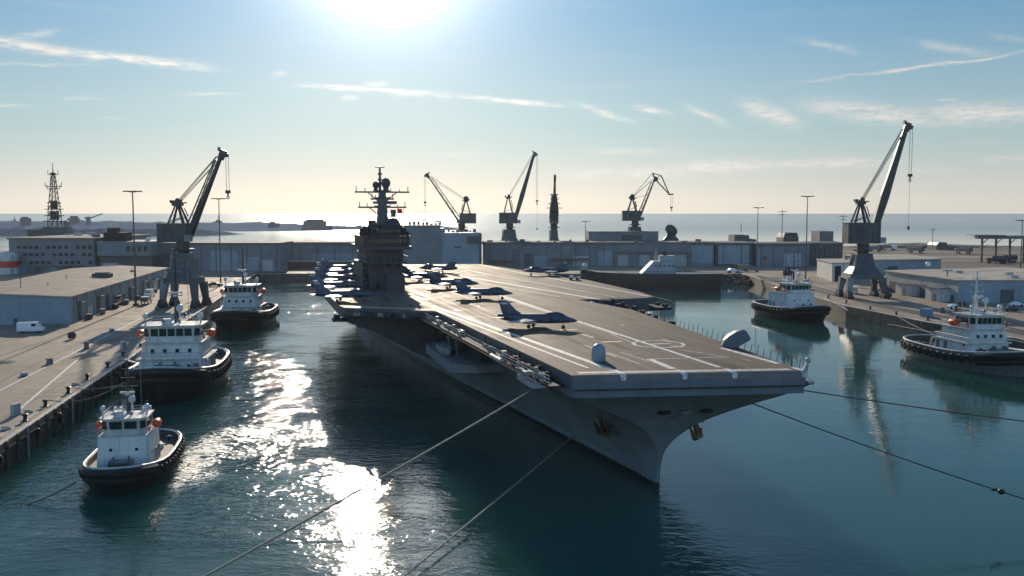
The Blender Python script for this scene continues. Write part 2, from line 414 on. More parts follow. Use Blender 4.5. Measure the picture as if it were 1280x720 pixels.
# foam churned up beside and behind the moving tug
foam = None
for (fx, fy, ax, ay, rot, op) in FOAM:
    X = t.math('SUBTRACT', px_, fx); Y = t.math('SUBTRACT', py_, fy)
    c_, s_ = math.cos(rot), math.sin(rot)
    uu = t.math('ADD', t.math('MULTIPLY', X, c_ / ax), t.math('MULTIPLY', Y, s_ / ax))
    vv = t.math('ADD', t.math('MULTIPLY', X, -s_ / ay), t.math('MULTIPLY', Y, c_ / ay))
    g = t.math('MULTIPLY', t.math('EXPONENT', t.math('MULTIPLY', t.math('ADD', t.math('MULTIPLY', uu, uu), t.math('MULTIPLY', vv, vv)), -1.0)), op)
    foam = g if foam is None else t.math('MAXIMUM', foam, g)
fn = t.noise(t.mapping(pos, (.22, .30, 1)), 1.0, 6, .7, 2.2)
ridge = t.math('SUBTRACT', 1.0, t.math('MULTIPLY', t.math('ABSOLUTE', t.math('SUBTRACT', fn, .5)), 9.0), clamp=True)
fmask = t.math('MULTIPLY', t.ramp(t.math('ADD', t.math('MULTIPLY', foam, .75), t.math('MULTIPLY', ridge, .45)), .62, .95), t.ramp(foam, .03, .3), clamp=True)
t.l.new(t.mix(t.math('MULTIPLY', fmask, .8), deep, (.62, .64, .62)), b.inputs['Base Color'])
rg = t.math('ADD', t.math('MULTIPLY', far, .16), .045)
t.l.new(t.math('ADD', rg, t.math('MULTIPLY', fmask, .5)), b.inputs['Roughness'])
b.inputs['IOR'].default_value = 1.33; b.inputs['Specular IOR Level'].default_value = .44
b.subsurface_method = 'BURLEY'; b.inputs['Subsurface Weight'].default_value = 1.0; b.inputs['Subsurface Radius'].default_value = (1, 1, 1); b.inputs['Subsurface Scale'].default_value = 14.0
M['water'] = m
mb = MB()
mb.sheet([(-30000, -600), (30000, -600), (30000, 45000), (-30000, 45000)], 0.0)
struct('water', mb, M['water'], fix=False)

# thin sea haze over the harbour
hm = bpy.data.materials.new('sea_haze'); hm.use_nodes = True
ht = NT(hm.node_tree); ht.n.clear()
ho = ht.new('ShaderNodeOutputMaterial'); hv = ht.new('ShaderNodeVolumeScatter'); ht.l.new(hv.outputs[0], ho.inputs['Volume'])
hv.inputs['Color'].default_value = (.92, .97, 1.0, 1); hv.inputs['Density'].default_value = 1.9e-5; hv.inputs['Anisotropy'].default_value = .5
mb = MB(); mb.box((0, 2900, -2), (7000, 6200, 130))
o = struct('haze', mb, hm)
scene.cycles.volume_bounces = 0
# ------------------------------------------------------------------ land, quays
ZQ = 4.5
def land_mat(name, c1, c2, sc, lines=0.0, rough=.8, stain=.5):
    m, t, b = new_mat(name)
    pos = t.new('ShaderNodeNewGeometry').outputs['Position']
    f = t.ramp(t.noise(pos, sc, 7, .62), .3, .7)
    c = t.mix(f, c1, c2)
    g = t.ramp(t.noise(t.mapping(pos, (.25, .03, 1), rot=(0, 0, -.17)), 1.0, 5, .6), .5, .75, 0, stain)
    c = t.mix(g, c, tuple(x * .45 for x in c1))
    g2 = t.ramp(t.noise(pos, .35, 6, .7), .58, .75, 0, .4)
    c = t.mix(g2, c, tuple(x * .55 for x in c1))
    if lines:                                          # slab joints
        br = t.new('ShaderNodeTexBrick'); t.l.new(t.mapping(pos, (1, 1, 1), rot=(0, 0, -.17)), br.inputs['Vector'])
        br.inputs['Scale'].default_value = 1.0 / lines; br.inputs['Mortar Size'].default_value = .008; br.offset = 0.0
        br.inputs['Brick Width'].default_value = 1.0; br.inputs['Row Height'].default_value = 1.0
        br.inputs['Color1'].default_value = (1, 1, 1, 1); br.inputs['Color2'].default_value = (.86, .86, .86, 1); br.inputs['Mortar'].default_value = (.45, .45, .45, 1)
        c = t.mix(.55, c, br.outputs['Color'], 'MULTIPLY')
    b.inputs['Specular IOR Level'].default_value = .18
    t.l.new(c, b.inputs['Base Color'])
    vo = t.new('ShaderNodeTexVoronoi', feature='DISTANCE_TO_EDGE'); t.l.new(pos, vo.inputs['Vector']); vo.inputs['Scale'].default_value = .11
    t.l.new(c, (cm := t.new('ShaderNodeMix', data_type='RGBA')).inputs[6]); cm.inputs[7].default_value = (*[x * .35 for x in c1], 1); t.l.new(t.math('MULTIPLY', t.ramp(vo.outputs[0], .0, .012, .8, 0), t.ramp(t.noise(pos, .03, 3), .45, .6)), cm.inputs[0]); t.l.new(cm.outputs[2], b.inputs['Base Color'])
    t.l.new(t.ramp(t.noise(pos, .2, 4), .3, .7, rough - .12, rough + .1), b.inputs['Roughness'])
    bn = t.new('ShaderNodeBump'); bn.inputs['Strength'].default_value = .4; bn.inputs['Distance'].default_value = .03
    t.l.new(t.noise(pos, 1.2, 5, .7), bn.inputs['Height']); t.l.new(bn.outputs[0], b.inputs['Normal'])
    return m
M['apron'] = land_mat('quay_concrete', (.225, .17, .122), (.335, .265, .20), .05, 9.0)
M['earth'] = land_mat('dry_earth', (.105, .085, .066), (.17, .14, .11), .02)
M['asphalt'] = land_mat('worn_asphalt', (.045, .045, .045), (.075, .072, .07), .06)
M['quay_wall'] = mat('stained_quay_wall', (.10, .085, .068), .8, var=.4, sc=.4, streak=.8, dirt=(.03, .026, .022), bump=.05)
M['line'] = mat('worn_white_line', (.6, .58, .54), .7, var=.25, sc=1.5)
M['rail_steel'] = mat('rail_groove', (.04, .035, .03), .5, .4, var=.3)

LQ = lambda Y: -83.0 - (Y - 155.0) * 44.0 / 257.0        # x of the left quay edge at the depth Y
FAR = 590.0
right_edge = [(141, FAR), (141, 555), (136, 470), (134.5, 385), (142, 330), (151, 283), (158, 220), (170, 120), (185, -100), (190, -400)]
edge = [(LQ(-400), -400), (LQ(155), 155), (LQ(412), 412), (LQ(FAR), FAR)] + right_edge
outer = [(2500, -400), (6000, 1050), (330, 1050), (240, 960), (-700, 960), (-1500, 900), (-1500, -400)]
mb = MB(); mb.prism(edge + outer, -6, ZQ, bot=False)
o = mb.build('quay', [M['apron'], M['quay_wall']], None, 0)
for p in o.data.polygons:
    if abs(p.normal.z) < .5: p.material_index = 1
o['kind'] = 'structure'

# raised coping along the water's edge
mb = MB()
def edge_band(pts, w, z0, z1):
    for i in range(len(pts) - 1):
        a, b = Vector(pts[i]), Vector(pts[i + 1]); d = (b - a).normalized(); n = Vector((-d.y, d.x)) * w
        n = -n if (n.x * (0 - a.x) + n.y * (350 - a.y)) > 0 else n
        mb.prism([a, b, b + n, a + n], z0, z1)
edge_band([Vector((e[0], e[1])) for e in edge[:3]], .9, ZQ + .004, ZQ + .16)
edge_band([Vector((e[0], e[1])) for e in edge[2:5]], 1.2, ZQ + .004, ZQ + .2)
edge_band([Vector((e[0], e[1])) for e in edge[4:12]], .9, ZQ + .004, ZQ + .16)
struct('quay_kerb', mb, M['concrete_light'])

mb = MB()
mb.sheet([(185, 500), (215, 470), (300, 445), (900, 430), (5900, 1045), (335, 1045), (260, 700), (240, 560)], ZQ + .02)
struct('dry_ground', mb, M['earth'])
mb = MB()
for (a, b, w) in [((230, 640), (900, 560), 9), ((250, 760), (900, 740), 12), ((300, 930), (1200, 850), 20)]:
    mb.strip(a, b, w, ZQ + .04)
for p in [((330, 820), (520, 800), 30)]: mb.strip(*p, ZQ + .036)
struct('dirt_road', mb, mat('compacted_track', (.22, .185, .15), .9, var=.2, sc=.05))
mb = MB()
mb.sheet([(LQ(FAR) - 4, 596), (139, 596), (139, 612), (LQ(FAR) - 4, 612)], ZQ + .02)
mb.sheet([(144, 560), (156, 560), (153, 385), (168, 283), (185, 140), (172, 140), (158, 283), (146, 385)], ZQ + .02)
struct('asphalt_road', mb, M['asphalt'])

# painted lines and crane rails on the two quays
mb = MB()
def along(off, y0, y1, w, z=ZQ + .03): mb.strip((LQ(y0) - off, y0), (LQ(y1) - off, y1), w, z)
along(17.5, 120, 420, .45); along(2.6, 100, 560, .22)
for k in range(16):
    y = 150 + k * 11.5
    mb.strip((LQ(y) - 3.2, y), (LQ(y) - 11.5, y - 1.0), .25, ZQ + .03)
mb.strip(W(15, 520, ZQ), W(100, 447, ZQ), .5, ZQ + .034)
for a, b in (((1110, 405), (1190, 420)), ((1030, 372), (1060, 388)), ((1140, 398), (1280, 428))):
    mb.strip(W(*a, ZQ), W(*b, ZQ), .4, ZQ + .03)
mb.strip((150.5, 540), (150.5, 400), .3, ZQ + .034)
struct('painted_line', mb, M['line'], fix=False)
mb = MB()
for off in (7.0, 21.5): along(off, 90, 570, .35, ZQ + .025)
mb.strip(W(-20, 452, ZQ), W(130, 401, ZQ), .5, ZQ + .027)
for off in (9.5, 24):
    pts = [(e[0] + off, e[1]) for e in right_edge[1:8]]
    for i in range(len(pts) - 1): mb.strip(pts[i], pts[i + 1], .35, ZQ + .026)
struct('crane_rail', mb, M['rail_steel'], fix=False)

# upper terrace seen behind the carrier's stern on the left
mb = MB(); mb.mat(0).prism([(-158, 640), (-92, 640), (-92, 646), (-158, 646)], ZQ, 9.4); mb.mat(1).prism([(-158.5, 639.4), (-91.5, 639.4), (-91.5, 646.6), (-158.5, 646.6)], 9.404, 9.9)
tag(mb.build('retaining_wall', [mat('dark_brick_wall', (.085, .06, .055), .8, var=.3, streak=.4), M['concrete_light']], None, 0),
    'long low dark brown wall with a pale coping behind the carrier stern', 'wall')

# rubble bank in the corner of the right-hand basin
random.seed(11)
mb = MB()
for k in range(420):
    u = random.random(); v = random.random()
    x = 112 + u * 31 - v * 5; y = 585 - v * 16 - u * u * 10 + random.uniform(-3, 3); z = ZQ * (1 - v) - .3 + random.uniform(-.2, .3)
    r = random.uniform(.5, 1.5); b0 = len(mb.v); mb.ball((x, y, z), r, 6, 4, random.uniform(.7, 1.3), random.uniform(.7, 1.3), random.uniform(.5, .9))
    for i in range(b0, len(mb.v)):
        q = Vector(mb.v[i]); mb.v[i] = tuple(q + mnoise.noise_vector(q * 1.3) * .3 * r)
o = mb.build('rock_rubble', mat('dark_rock', (.06, .055, .045), .9, var=.5, sc=.8), None, 0); o['kind'] = 'stuff'

# distant spit across the bay
random.seed(3)
def spit(name, x0, x1, y0, y1, hf, m, nx=160, ny=8):
    mb = MB(); rings = []
    for j in range(ny + 1):
        v = j / ny; row = []
        for i in range(nx + 1):
            u = i / nx; x = x0 + (x1 - x0) * u; y = y0 + (y1 - y0) * v + 40 * mnoise.noise(Vector((u * 6, v, 2)))
            e = min(1, v * 4) * min(1, (1 - v) * 4) * min(1, u * 12) * min(1, (1 - u) * 8)
            row.append((x, y, -1 + hf(u) * e * (1 + .35 * mnoise.noise(Vector((u * 40, v * 6, 0))) + .2 * mnoise.noise(Vector((u * 140, v * 9, 5))))))
        rings.append(row)
    mb.loft(rings); o = mb.build(name, m, None, 0); o['kind'] = 'structure'; return o
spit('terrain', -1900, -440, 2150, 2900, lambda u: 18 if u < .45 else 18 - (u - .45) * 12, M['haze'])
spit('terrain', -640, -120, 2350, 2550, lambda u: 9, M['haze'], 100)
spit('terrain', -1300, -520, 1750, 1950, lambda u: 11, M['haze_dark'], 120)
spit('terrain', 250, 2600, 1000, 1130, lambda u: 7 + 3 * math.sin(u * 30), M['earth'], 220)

# ------------------------------------------------------------------ buildings
def windows_on(root, a, b, z, h, w, n, m, proud=.06, name='window', depth=.12):
    """n openings along the wall from a to b (xy), each a part."""
    a = Vector(a[:2]); b = Vector(b[:2]); d = (b - a).normalized(); nn = Vector((d.y, -d.x)); rz = math.atan2(d.y, d.x); L = (b - a).length
    for k in range(n):
        c = a + d * (L * (k + .5) / n) + nn * proud
        q = MB(); q.box((c.x, c.y, z), (w, depth, h), rz)
        f = q.build(name, m, root, 0)

# --- long warehouse on the left quay
wa = Vector(W(88, 405, ZQ)[:2]); wd = Vector((-24.7, 150)).normalized(); wn = Vector((-wd.y, wd.x))     # wn points left, away from the water
WL, WW, WH = 172.0, 46.0, 9.0
root = thing('warehouse', 'long low pale warehouse with a flat brown gravel roof on the left quay', 'warehouse', (0, 0, 0))
P = lambda u, v: wa + wd * u + wn * v
mb = MB(); mb.prism([P(0, 0), P(WL, 0), P(WL, WW), P(0, WW)], ZQ, ZQ + WH, bot=False, top=False); mb.build('wall', M['ware_wall'], root, 0)
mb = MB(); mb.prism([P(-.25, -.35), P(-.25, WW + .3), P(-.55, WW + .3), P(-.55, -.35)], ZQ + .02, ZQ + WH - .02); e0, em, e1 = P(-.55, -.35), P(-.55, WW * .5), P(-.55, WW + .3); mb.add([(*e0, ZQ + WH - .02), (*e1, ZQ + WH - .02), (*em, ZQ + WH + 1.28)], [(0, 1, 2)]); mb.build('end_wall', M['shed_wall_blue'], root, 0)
mb = MB()
r0 = [(*P(-.9, -.8), ZQ + WH + .004), (*P(-.9, WW * .5), ZQ + WH + 1.3), (*P(-.9, WW + .8), ZQ + WH + .004)]
r1 = [(*P(WL + .9, -.8), ZQ + WH + .004), (*P(WL + .9, WW * .5), ZQ + WH + 1.3), (*P(WL + .9, WW + .8), ZQ + WH + .004)]
up = lambda R: [(x, y, z + .45) for x, y, z in R]
mb.loft([up(r0), up(r1)]); mb.loft([r0, up(r0)]); mb.loft([r1, up(r1)]); mb.loft([[r0[0], up(r0)[0]], [r1[0], up(r1)[0]]]); mb.loft([[r0[2], up(r0)[2]], [r1[2], up(r1)[2]]]); mb.loft([r0, r1])
roof = mb.build('roof', M['roof_brown'], root, 0)
q = MB(); q.beam((*P(-1.05, -.95), ZQ + WH + .3), (*P(WL + 1, -.95), ZQ + WH + .3), .25, .5); q.beam((*P(-1.05, -.9), ZQ + WH + .3), (*P(-1.05, WW * .5), ZQ + WH + 1.6), .25, .4)
q.build('gutter', M['concrete_light'], roof, 0)
for k in range(13):                                    # pilasters and doors along the long wall
    u = 5 + k * 12.9
    q = MB(); c = P(u, -.2); q.box((c.x, c.y, ZQ), (.7, .5, WH - .05), math.atan2(wd.y, wd.x)); q.build('pilaster', M['shed_wall_light'], root, 0)
    if k < 12:
        c = P(u + 6.4, -.1); wdt = random.choice([3.6, 4.6, 6.5]); hh = random.choice([3.8, 5.2, 6.0])
        q = MB(); q.box((c.x, c.y, ZQ), (wdt, .3, hh), math.atan2(wd.y, wd.x)); q.build('door', M['shed_dark'] if k % 3 != 1 else M['offwhite'], root, 0)
        if k % 2 == 0:
            q = MB(); c = P(u + 6.4, -1.0); q.box((c.x, c.y, ZQ + hh + .3), (wdt + 1.5, 1.9, .22), math.atan2(wd.y, wd.x)); q.build('canopy', M['roof_grey'], root, 0)
        q = MB(); c = P(u + 2.3, -.25); q.tube([(c.x, c.y, ZQ + .1), (c.x, c.y, ZQ + WH - .1)], .1, 6); q.build('downpipe', M['pole'], root)
q = MB(); c = P(-.65, 26); q.box((c.x, c.y, ZQ), (7, .3, 6), math.atan2(wn.y, wn.x)); q.build('door', M['dark_gap'], root, 0)
q = MB(); c = P(-.65, 17); q.box((c.x, c.y, ZQ), (1.3, .25, 2.3), math.atan2(wn.y, wn.x)); q.build('door', M['shed_dark'], root, 0)
q = MB(); p = W(128, 346, ZQ + WH + 1.2); q.box((p.x, p.y, ZQ + WH + 1.0), (7, 5, 1.7)); q.box((p.x, p.y, ZQ + WH + 2.705), (5, 3.6, .5)); q.build('roof_vent', M['navy_dark'], roof, 0)
for (px, py, h) in ((83, 350, 2.2), (26, 362, 6.5), (60, 357, 1.2), (115, 340, 1.2), (165, 339, 1.4)):
    q = MB(); p = W(px, py, ZQ + WH + 1.2); q.tube([(p.x, p.y, ZQ + WH + .5), (p.x, p.y, ZQ + WH + 1.2 + h)], .14); q.box((p.x, p.y, ZQ + WH + .9), (1.4, 1.0, .7)); q.build('roof_pipe', M['pole'], roof, 0)

# --- building with rows of windows behind it
root = thing('office_building', 'pale grey three storey dock building with window rows and a brown flat roof', 'building', (0, 0, 0))
y0 = 600; xl = PY(12, 330, y0).x; xr = PY(118, 330, y0).x; zt = PY(60, 299, y0).z
mb = MB(); mb.prism([(xl, y0), (xr, y0), (xr, y0 + 95), (xl, y0 + 95)], ZQ, zt); mb.build('wall', M['shed_wall'], root, 0)
mb = MB(); mb.prism([(xl - 1, y0 - 1), (xr + 1, y0 - 1), (xr + 1, y0 + 96), (xl - 1, y0 + 96)], zt + .004, zt + .9); rf = mb.build('roof', M['roof_brown'], root, 0)
for k in range(9):
    q = MB(); q.box((random.uniform(xl + 5, xr - 4), y0 + random.uniform(8, 85), zt + .9), (random.uniform(2, 5), random.uniform(2, 4), random.uniform(1, 2.4))); q.build('roof_unit', M['shed_wall_light'] if k % 2 else M['shed_dark'], rf, 0)
for row, (z, n) in enumerate(((zt - 6, 14), (zt - 10.5, 14), (zt - 15.5, 14))):
    for k in range(n):
        if (k * 7 + row * 3) % 5 == 0: continue
        q = MB(); q.box((xl + 2.5 + k * (xr - xl - 5) / (n - 1), y0 - .05, z), (2.4, .2, 1.9)); f = q.build('window', M['glass'], root, 0)
q = MB(); q.box(((xl + xr) / 2 + 8, y0 - 1.2, ZQ + 4.2), (26, 2.4, .3)); q.build('canopy', M['roof_grey'], root, 0)
for k in range(5):
    q = MB(); q.box((xl + 8 + k * 9.5, y0 - .06, ZQ), (4.4, .2, 4)); q.build('door', M['shed_dark'] if k % 2 else M['container'], root, 0)
# annex with the round-cornered upper floor
root = thing('annex_building', 'pale flat roofed block with a black rooftop plant box beside the lamp mast', 'building', (0, 0, 0))
xl2 = xr + 1.5; xr2 = PY(188, 330, y0).x
mb = MB(); mb.prism([(xl2, y0 + 3), (xr2, y0 + 3), (xr2, y0 + 40), (xl2, y0 + 40)], ZQ, zt - 10.5); mb.build('wall', M['shed_dark'], root, 0)
mb = MB(); mb.prism([(xl2, y0 + 1), (xr2 - 1.5, y0 + 1), (xr2, y0 + 2.5), (xr2, y0 + 42), (xl2, y0 + 42)], zt - 10.4, zt - 1.5); up_ = mb.build('upper_floor', M['shed_wall'], root, 0)
for k in range(4):
    q = MB(); q.box((xr2 - 14 + k * 3.6, y0 + .9, zt - 7.5), (2, .3, 3)); q.build('window', M['glass'], up_, 0)
q = MB(); q.box((PY(137, 330, y0).x, y0 + 14, zt - 1.496), (13.5, 12, 5.5)); q.box((PY(132, 330, y0).x, y0 + 14, zt + 4.0), (6, 6, 3)); q.build('plant_box', M['dark_gap'], root, 0)
q = MB(); q.ball((xr2 - 5, y0 + 10, zt - .6), 1.6, 10, 6); q.build('radome', M['white'], root)
q = MB(); q.box((xl2 + 7, y0 + 2.6, ZQ), (10, .5, 6)); q.build('door', M['shed_wall_light'], root, 0)

# --- sheds along the far quay
def shed(name, label, x0, x1, y, d, zt, wallm, roofm, cat='shed', zb=ZQ):
    root = thing(name, label, cat, (0, 0, 0))
    mb = MB(); mb.prism([(x0, y), (x1, y), (x1, y + d), (x0, y + d)], zb, zt, top=False, bot=False); mb.build('wall', wallm, root, 0)
    mb = MB(); mb.prism([(x0 - .6, y - .9), (x1 + .6, y - .9), (x1 + .6, y + d + .6), (x0 - .6, y + d + .6)], zt + .004, zt + 1.3, z1f=None)
    rf = mb.build('roof', roofm, root, 0)
    return root, rf
def X(px, y): return (px - 640) * (y * math.cos(TH) ) / F_PX * 1.0
y = 618
rA, _ = shed('quay_shed', 'long dark grey windowless shed behind the two lamp masts on the left', X(190, y), X(349, y), y, 34, PY(250, 306, y).z, M['shed_wall'], M['roof_grey'])
for (px0, px1, z, mm, nm) in ((196, 214, 12, M['shed_dark'], 'door'), (262, 296, 13, M['shed_wall_blue'], 'door'), (302, 322, 9, M['shed_wall_blue'], 'door'), (232, 246, 8, M['shed_dark'], 'door'), (326, 340, 7, M['shed_wall_light'], 'door')):
    q = MB(); q.box(((X(px0, y) + X(px1, y)) / 2, y - .1, ZQ), (X(px1, y) - X(px0, y), .5, z)); q.build(nm, mm, rA, 0)
for k in range(9):
    q = MB(); q.box((X(193 + k * 19, y), y - .3, ZQ), (.8, .6, 16.5)); q.build('buttress', M['shed_trim'], rA, 0)
y = 672
rB, _ = shed('quay_shed', 'long grey shed with a plain wall left of the carrier island', X(349, y) + 1.5, X(507, y), y, 34, PY(250, 305, y).z, M['shed_wall'], M['roof_grey'])
for k in range(7):
    q = MB(); q.box((X(352 + k * 22, y), y - .3, ZQ), (.8, .6, 15)); q.build('buttress', M['shed_trim'], rB, 0)
q = MB(); q.box((X(430, y), y - .12, ZQ), (44, .4, 9)); q.build('door', M['shed_wall_blue'], rB, 0)
# tall windowless block behind the island
y = 655
root = thing('storage_block', 'tall windowless blue grey block with stepped roof right of the carrier island', 'building', (0, 0, 0))
za = PY(530, 282, y).z; zb_ = PY(580, 291, y).z
mb = MB(); mb.prism([(X(500, y), y), (X(552, y), y), (X(552, y), y + 30), (X(500, y), y + 30)], ZQ, za - 2, z1f=None); mb.prism([(X(504, y), y + 2), (X(550, y), y + 2), (X(546, y), y + 26), (X(510, y), y + 26)], za - 1.996, za + .3); mb.build('wall', M['shed_wall'], root, 0)
mb = MB(); mb.prism([(X(552, y) + .05, y + .6), (X(599, y), y + .6), (X(599, y), y + 28), (X(552, y) + .05, y + 28)], ZQ, zb_); mb.build('lower_wing', M['shed_wall_blue'], root, 0)
random.seed(5)
for k in range(16):
    q = MB(); px = 512 + k * 5.4; zz = (za - 2 if px < 550 else zb_)
    q.box((X(px, y), y + (.5 if px < 506 else 1.2), zz + (.3 if px > 550 else 2.4)), (random.uniform(.8, 2), 1.5, random.uniform(.8, 2.6))); q.build('roof_unit', M['shed_dark'], root, 0)
q = MB(); q.tube([(X(528, y), y + 10, za), (X(528, y), y + 10, za + 9)], .5, 6, .15); q.box((X(528, y), y + 10, za + 3.5), (3, .4, .4)); q.build('mast', M['crane_dark'], root)
q = MB(); q.tube([(X(546, y), y + 10, za), (X(546, y), y + 10, za + 3)], .3, 6); q.box((X(546, y), y + 10, za + 2.5), (5, 1, .8)); q.build('radar', M['crane_dark'], root)
q = MB(); q.box((X(592, y), y - .6, zb_ - 7), (9, 1.6, 4.6)); q.build('balcony', M['shed_dark'], root, 0)
q = MB(); q.box((X(572, y), y + .5, zb_ - 10.5), (5, .5, 1.2)); q.build('sign_panel', M['shed_dark'], root, 0)
q = MB(); q.box((X(600.5, y), y + 1, ZQ), (1.6, 1.5, zb_ - 5)); q.build('downpipe', M['shed_dark'], root, 0)

y = 676; zt3 = PY(700, 305, y).z
rC, rfC = shed('quay_shed', 'very long grey blue shed with wide portal doors behind the moored jets', X(601.5, y) + 1, X(893, y), y, 34, zt3, M['shed_wall'], M['roof_grey'])
zp = PY(800, 314, y).z
q = MB()
for px in (770, 815, 861): q.box((X(px, y), y - .8, ZQ), (1.6, 1.6, zp - ZQ))
q.box((X(815.5, y), y - .85, zp - 1.6), (X(861, y) - X(770, y) + 1.6, 1.8, 1.9)); q.build('portal_frame', M['shed_trim'], rC, 0)
for (a, b_) in ((772, 813.5), (816.5, 859.5)):
    for j in range(3):
        x0 = X(a + (b_ - a) * j / 3, y); x1 = X(a + (b_ - a) * (j + 1) / 3, y)
        q = MB(); q.box(((x0 + x1) / 2, y - .15, ZQ), (x1 - x0 - .3, .4, zp - ZQ - 2.2)); q.build('door', M['ware_wall'] if j != 1 else M['shed_wall'], rC, 0)
q = MB(); q.box(((X(688, y) + X(736, y)) / 2, y - 1.6, PY(700, 325, y).z), (X(736, y) - X(688, y), 3.2, 1.2)); q.build('awning', M['awning'], rC, 0)
q = MB(); q.box(((X(612, y) + X(640, y)) / 2, y - 1.6, PY(700, 327, y).z), (X(640, y) - X(612, y), 3, .9)); q.build('awning', M['awning'], rC, 0)
for (a, b_, zz, mm) in ((655, 664, 9, M['shed_dark']), (668, 684, 7, M['shed_wall_blue']), (717, 736, 7, M['shed_wall_light']), (748, 766, 11, M['shed_wall_blue']), (640, 650, 12, M['shed_trim'])):
    q = MB(); q.box(((X(a, y) + X(b_, y)) / 2, y - .12, ZQ), (X(b_, y) - X(a, y), .4, zz)); q.build('door', mm, rC, 0)
for k in range(14):
    q = MB(); q.box((X(612 + k * 20.5, y) , y + random.uniform(3, 20), zt3 + 1.304), (random.uniform(1.5, 4), 2, random.uniform(.6, 1.8))); q.build('roof_unit', M['shed_trim'], rfC, 0)
rD, _ = shed('quay_shed', 'shed with one big pale blue sliding door near the basin corner', X(893, y) + 1.2, X(943, y), y + 1, 34, zt3 - .3, M['shed_dark'], M['roof_grey'])
rE, rfE = shed('quay_shed', 'grey blue shed behind the tug with a small rusty sign panel', X(943, y) + 1, X(1011, y), y - 4, 34, zt3 - .6, M['shed_wall'], M['roof_grey'])
q = MB(); q.box(((X(865, y) + X(891.5, y)) / 2, y - .12, ZQ + 2), (X(891.5, y) - X(865, y), .5, 12.6)); q.build('door', M['shed_wall_blue'], rC, 0)
q = MB(); q.box(((X(899, y) + X(938, y)) / 2, y + .8, ZQ + 1.5), (X(938, y) - X(899, y), .5, 13.4)); q.build('door', M['shed_wall_blue'], rD, 0)
q = MB(); q.box((X(955, y), y - 4.2, ZQ + 5), (2.6, .3, 2.2)); q.build('sign_panel', M['awning'], rE, 0)
q = MB(); q.box((X(947, y), y - 4.1, ZQ), (2.2, .3, 13)); q.build('door', M['shed_wall_blue'], rE, 0)
q = MB(); q.box((X(990, y), y - 4.15, ZQ), (12, .3, 9)); q.build('door', M['shed_wall_light'], rE, 0)
rF, _ = shed('quay_shed', 'narrow dark shed between the grey blue shed and the small white store', X(1011, y) + 1, X(1058, y), y + 6, 30, zt3 - .6, M['shed_dark'], M['roof_grey'])
for k in range(8):
    q = MB(); q.box((X(1013 + k * 6, y), y + 5.7, ZQ), (.6, .5, zt3 - ZQ - 1.5)); q.build('buttress', M['shed_trim'], rF, 0)
# box building carrying nothing but its flat roof behind the portal doors
y = 700
root = thing('box_building', 'dark blue grey box building rising behind the shed under the double jib crane', 'building', (0, 0, 0))
zb2 = PY(780, 290.5, y).z
mb = MB(); mb.prism([(X(738, y), y + 14), (X(827, y), y + 14), (X(827, y), y + 40), (X(738, y), y + 40)], ZQ, zb2); mb.build('wall', M['shed_wall'], root, 0)
mb = MB(); mb.prism([(X(737.6, y), y + 13.6), (X(827.4, y), y + 13.6), (X(827.4, y), y + 40.4), (X(737.6, y), y + 40.4)], zb2 + .004, zb2 + .5); mb.build('roof', M['shed_trim'], root, 0)
q = MB(); q.box((X(793, y), y + 13.3, zb2 - 6), (15, 1.2, 4)); q.build('vent_louvre', M['shed_dark'], root, 0)

# --- right quay buildings
ra = Vector(W(1197, 379, ZQ)[:2]); rd = (Vector(W(1106, 363, ZQ)[:2]) - ra).normalized(); rn = Vector((rd.y, -rd.x))
root = thing('warehouse', 'low white warehouse with a pale flat roof on the right quay', 'warehouse', (0, 0, 0))
RP = lambda u, v: ra + rd * u + rn * v
RL = 66; RW = 75; RH = 9.2
mb = MB(); mb.prism([RP(0, 0), RP(RL, 0), RP(RL + 22, RW), RP(0, RW)], ZQ, ZQ + RH, top=False, bot=False); mb.build('wall', M['ware_wall'], root, 0)
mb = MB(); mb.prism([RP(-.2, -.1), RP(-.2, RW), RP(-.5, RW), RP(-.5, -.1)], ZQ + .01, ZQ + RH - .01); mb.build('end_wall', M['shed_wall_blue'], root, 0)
mb = MB(); mb.prism([RP(-.9, -.6), RP(RL + .6, -.6), RP(RL + 23, RW + .6), RP(-.9, RW + .6)], ZQ + RH + .004, ZQ + RH + .5); rf = mb.build('roof', M['roof_light'], root, 0)
ang = math.atan2(rd.y, rd.x)
for (u, w_, h_, d_) in ((12, 11, 5.4, 5), (40, 12, 5.0, 4.5)):
    q = MB(); c = RP(u, -d_ / 2 - .02); q.box((c.x, c.y, ZQ), (w_, d_, h_), ang); q.build('lean_to', M['offwhite'], root, 0)
    q = MB(); c = RP(u, -d_ / 2 - .3); q.box((c.x, c.y, ZQ + h_ + .004), (w_ + .8, d_ + .8, .3), ang); q.build('canopy', M['roof_grey'], root, 0)
    q = MB(); c = RP(u - 2, -d_ - .1); q.box((c.x, c.y, ZQ), (3, .3, 3.2), ang); q.build('door', M['shed_dark'], root, 0)
for (u, w_, h_) in ((4, 2, 3), (22, 3.5, 4.5), (29, 5, 5.5), (51, 4, 4.5), (58, 6, 5)):
    q = MB(); c = RP(u, -.12); q.box((c.x, c.y, ZQ), (w_, .4, h_), ang); q.build('door', M['shed_dark'], root, 0)
q = MB(); c = RP(-.62, 21); q.box((c.x, c.y, ZQ), (5.6, .3, 5.6), math.atan2(rn.y, rn.x)); q.build('door', M['shed_dark'], root, 0)
q = MB(); c = RP(20, 6); q.tube([(c.x, c.y, ZQ + RH), (c.x, c.y, ZQ + RH + 3)], .25); q.box((c.x, c.y, ZQ + RH + 3), (3.5, 2.5, .4)); q.build('roof_vent', M['shed_trim'], rf, 0)
for (u, v) in ((10, 30), (30, 40), (45, 25)):
    q = MB(); c = RP(u, v); q.box((c.x, c.y, ZQ + RH + .5), (3, 2.2, 1.2)); q.build('roof_unit', M['shed_wall_light'], rf, 0)
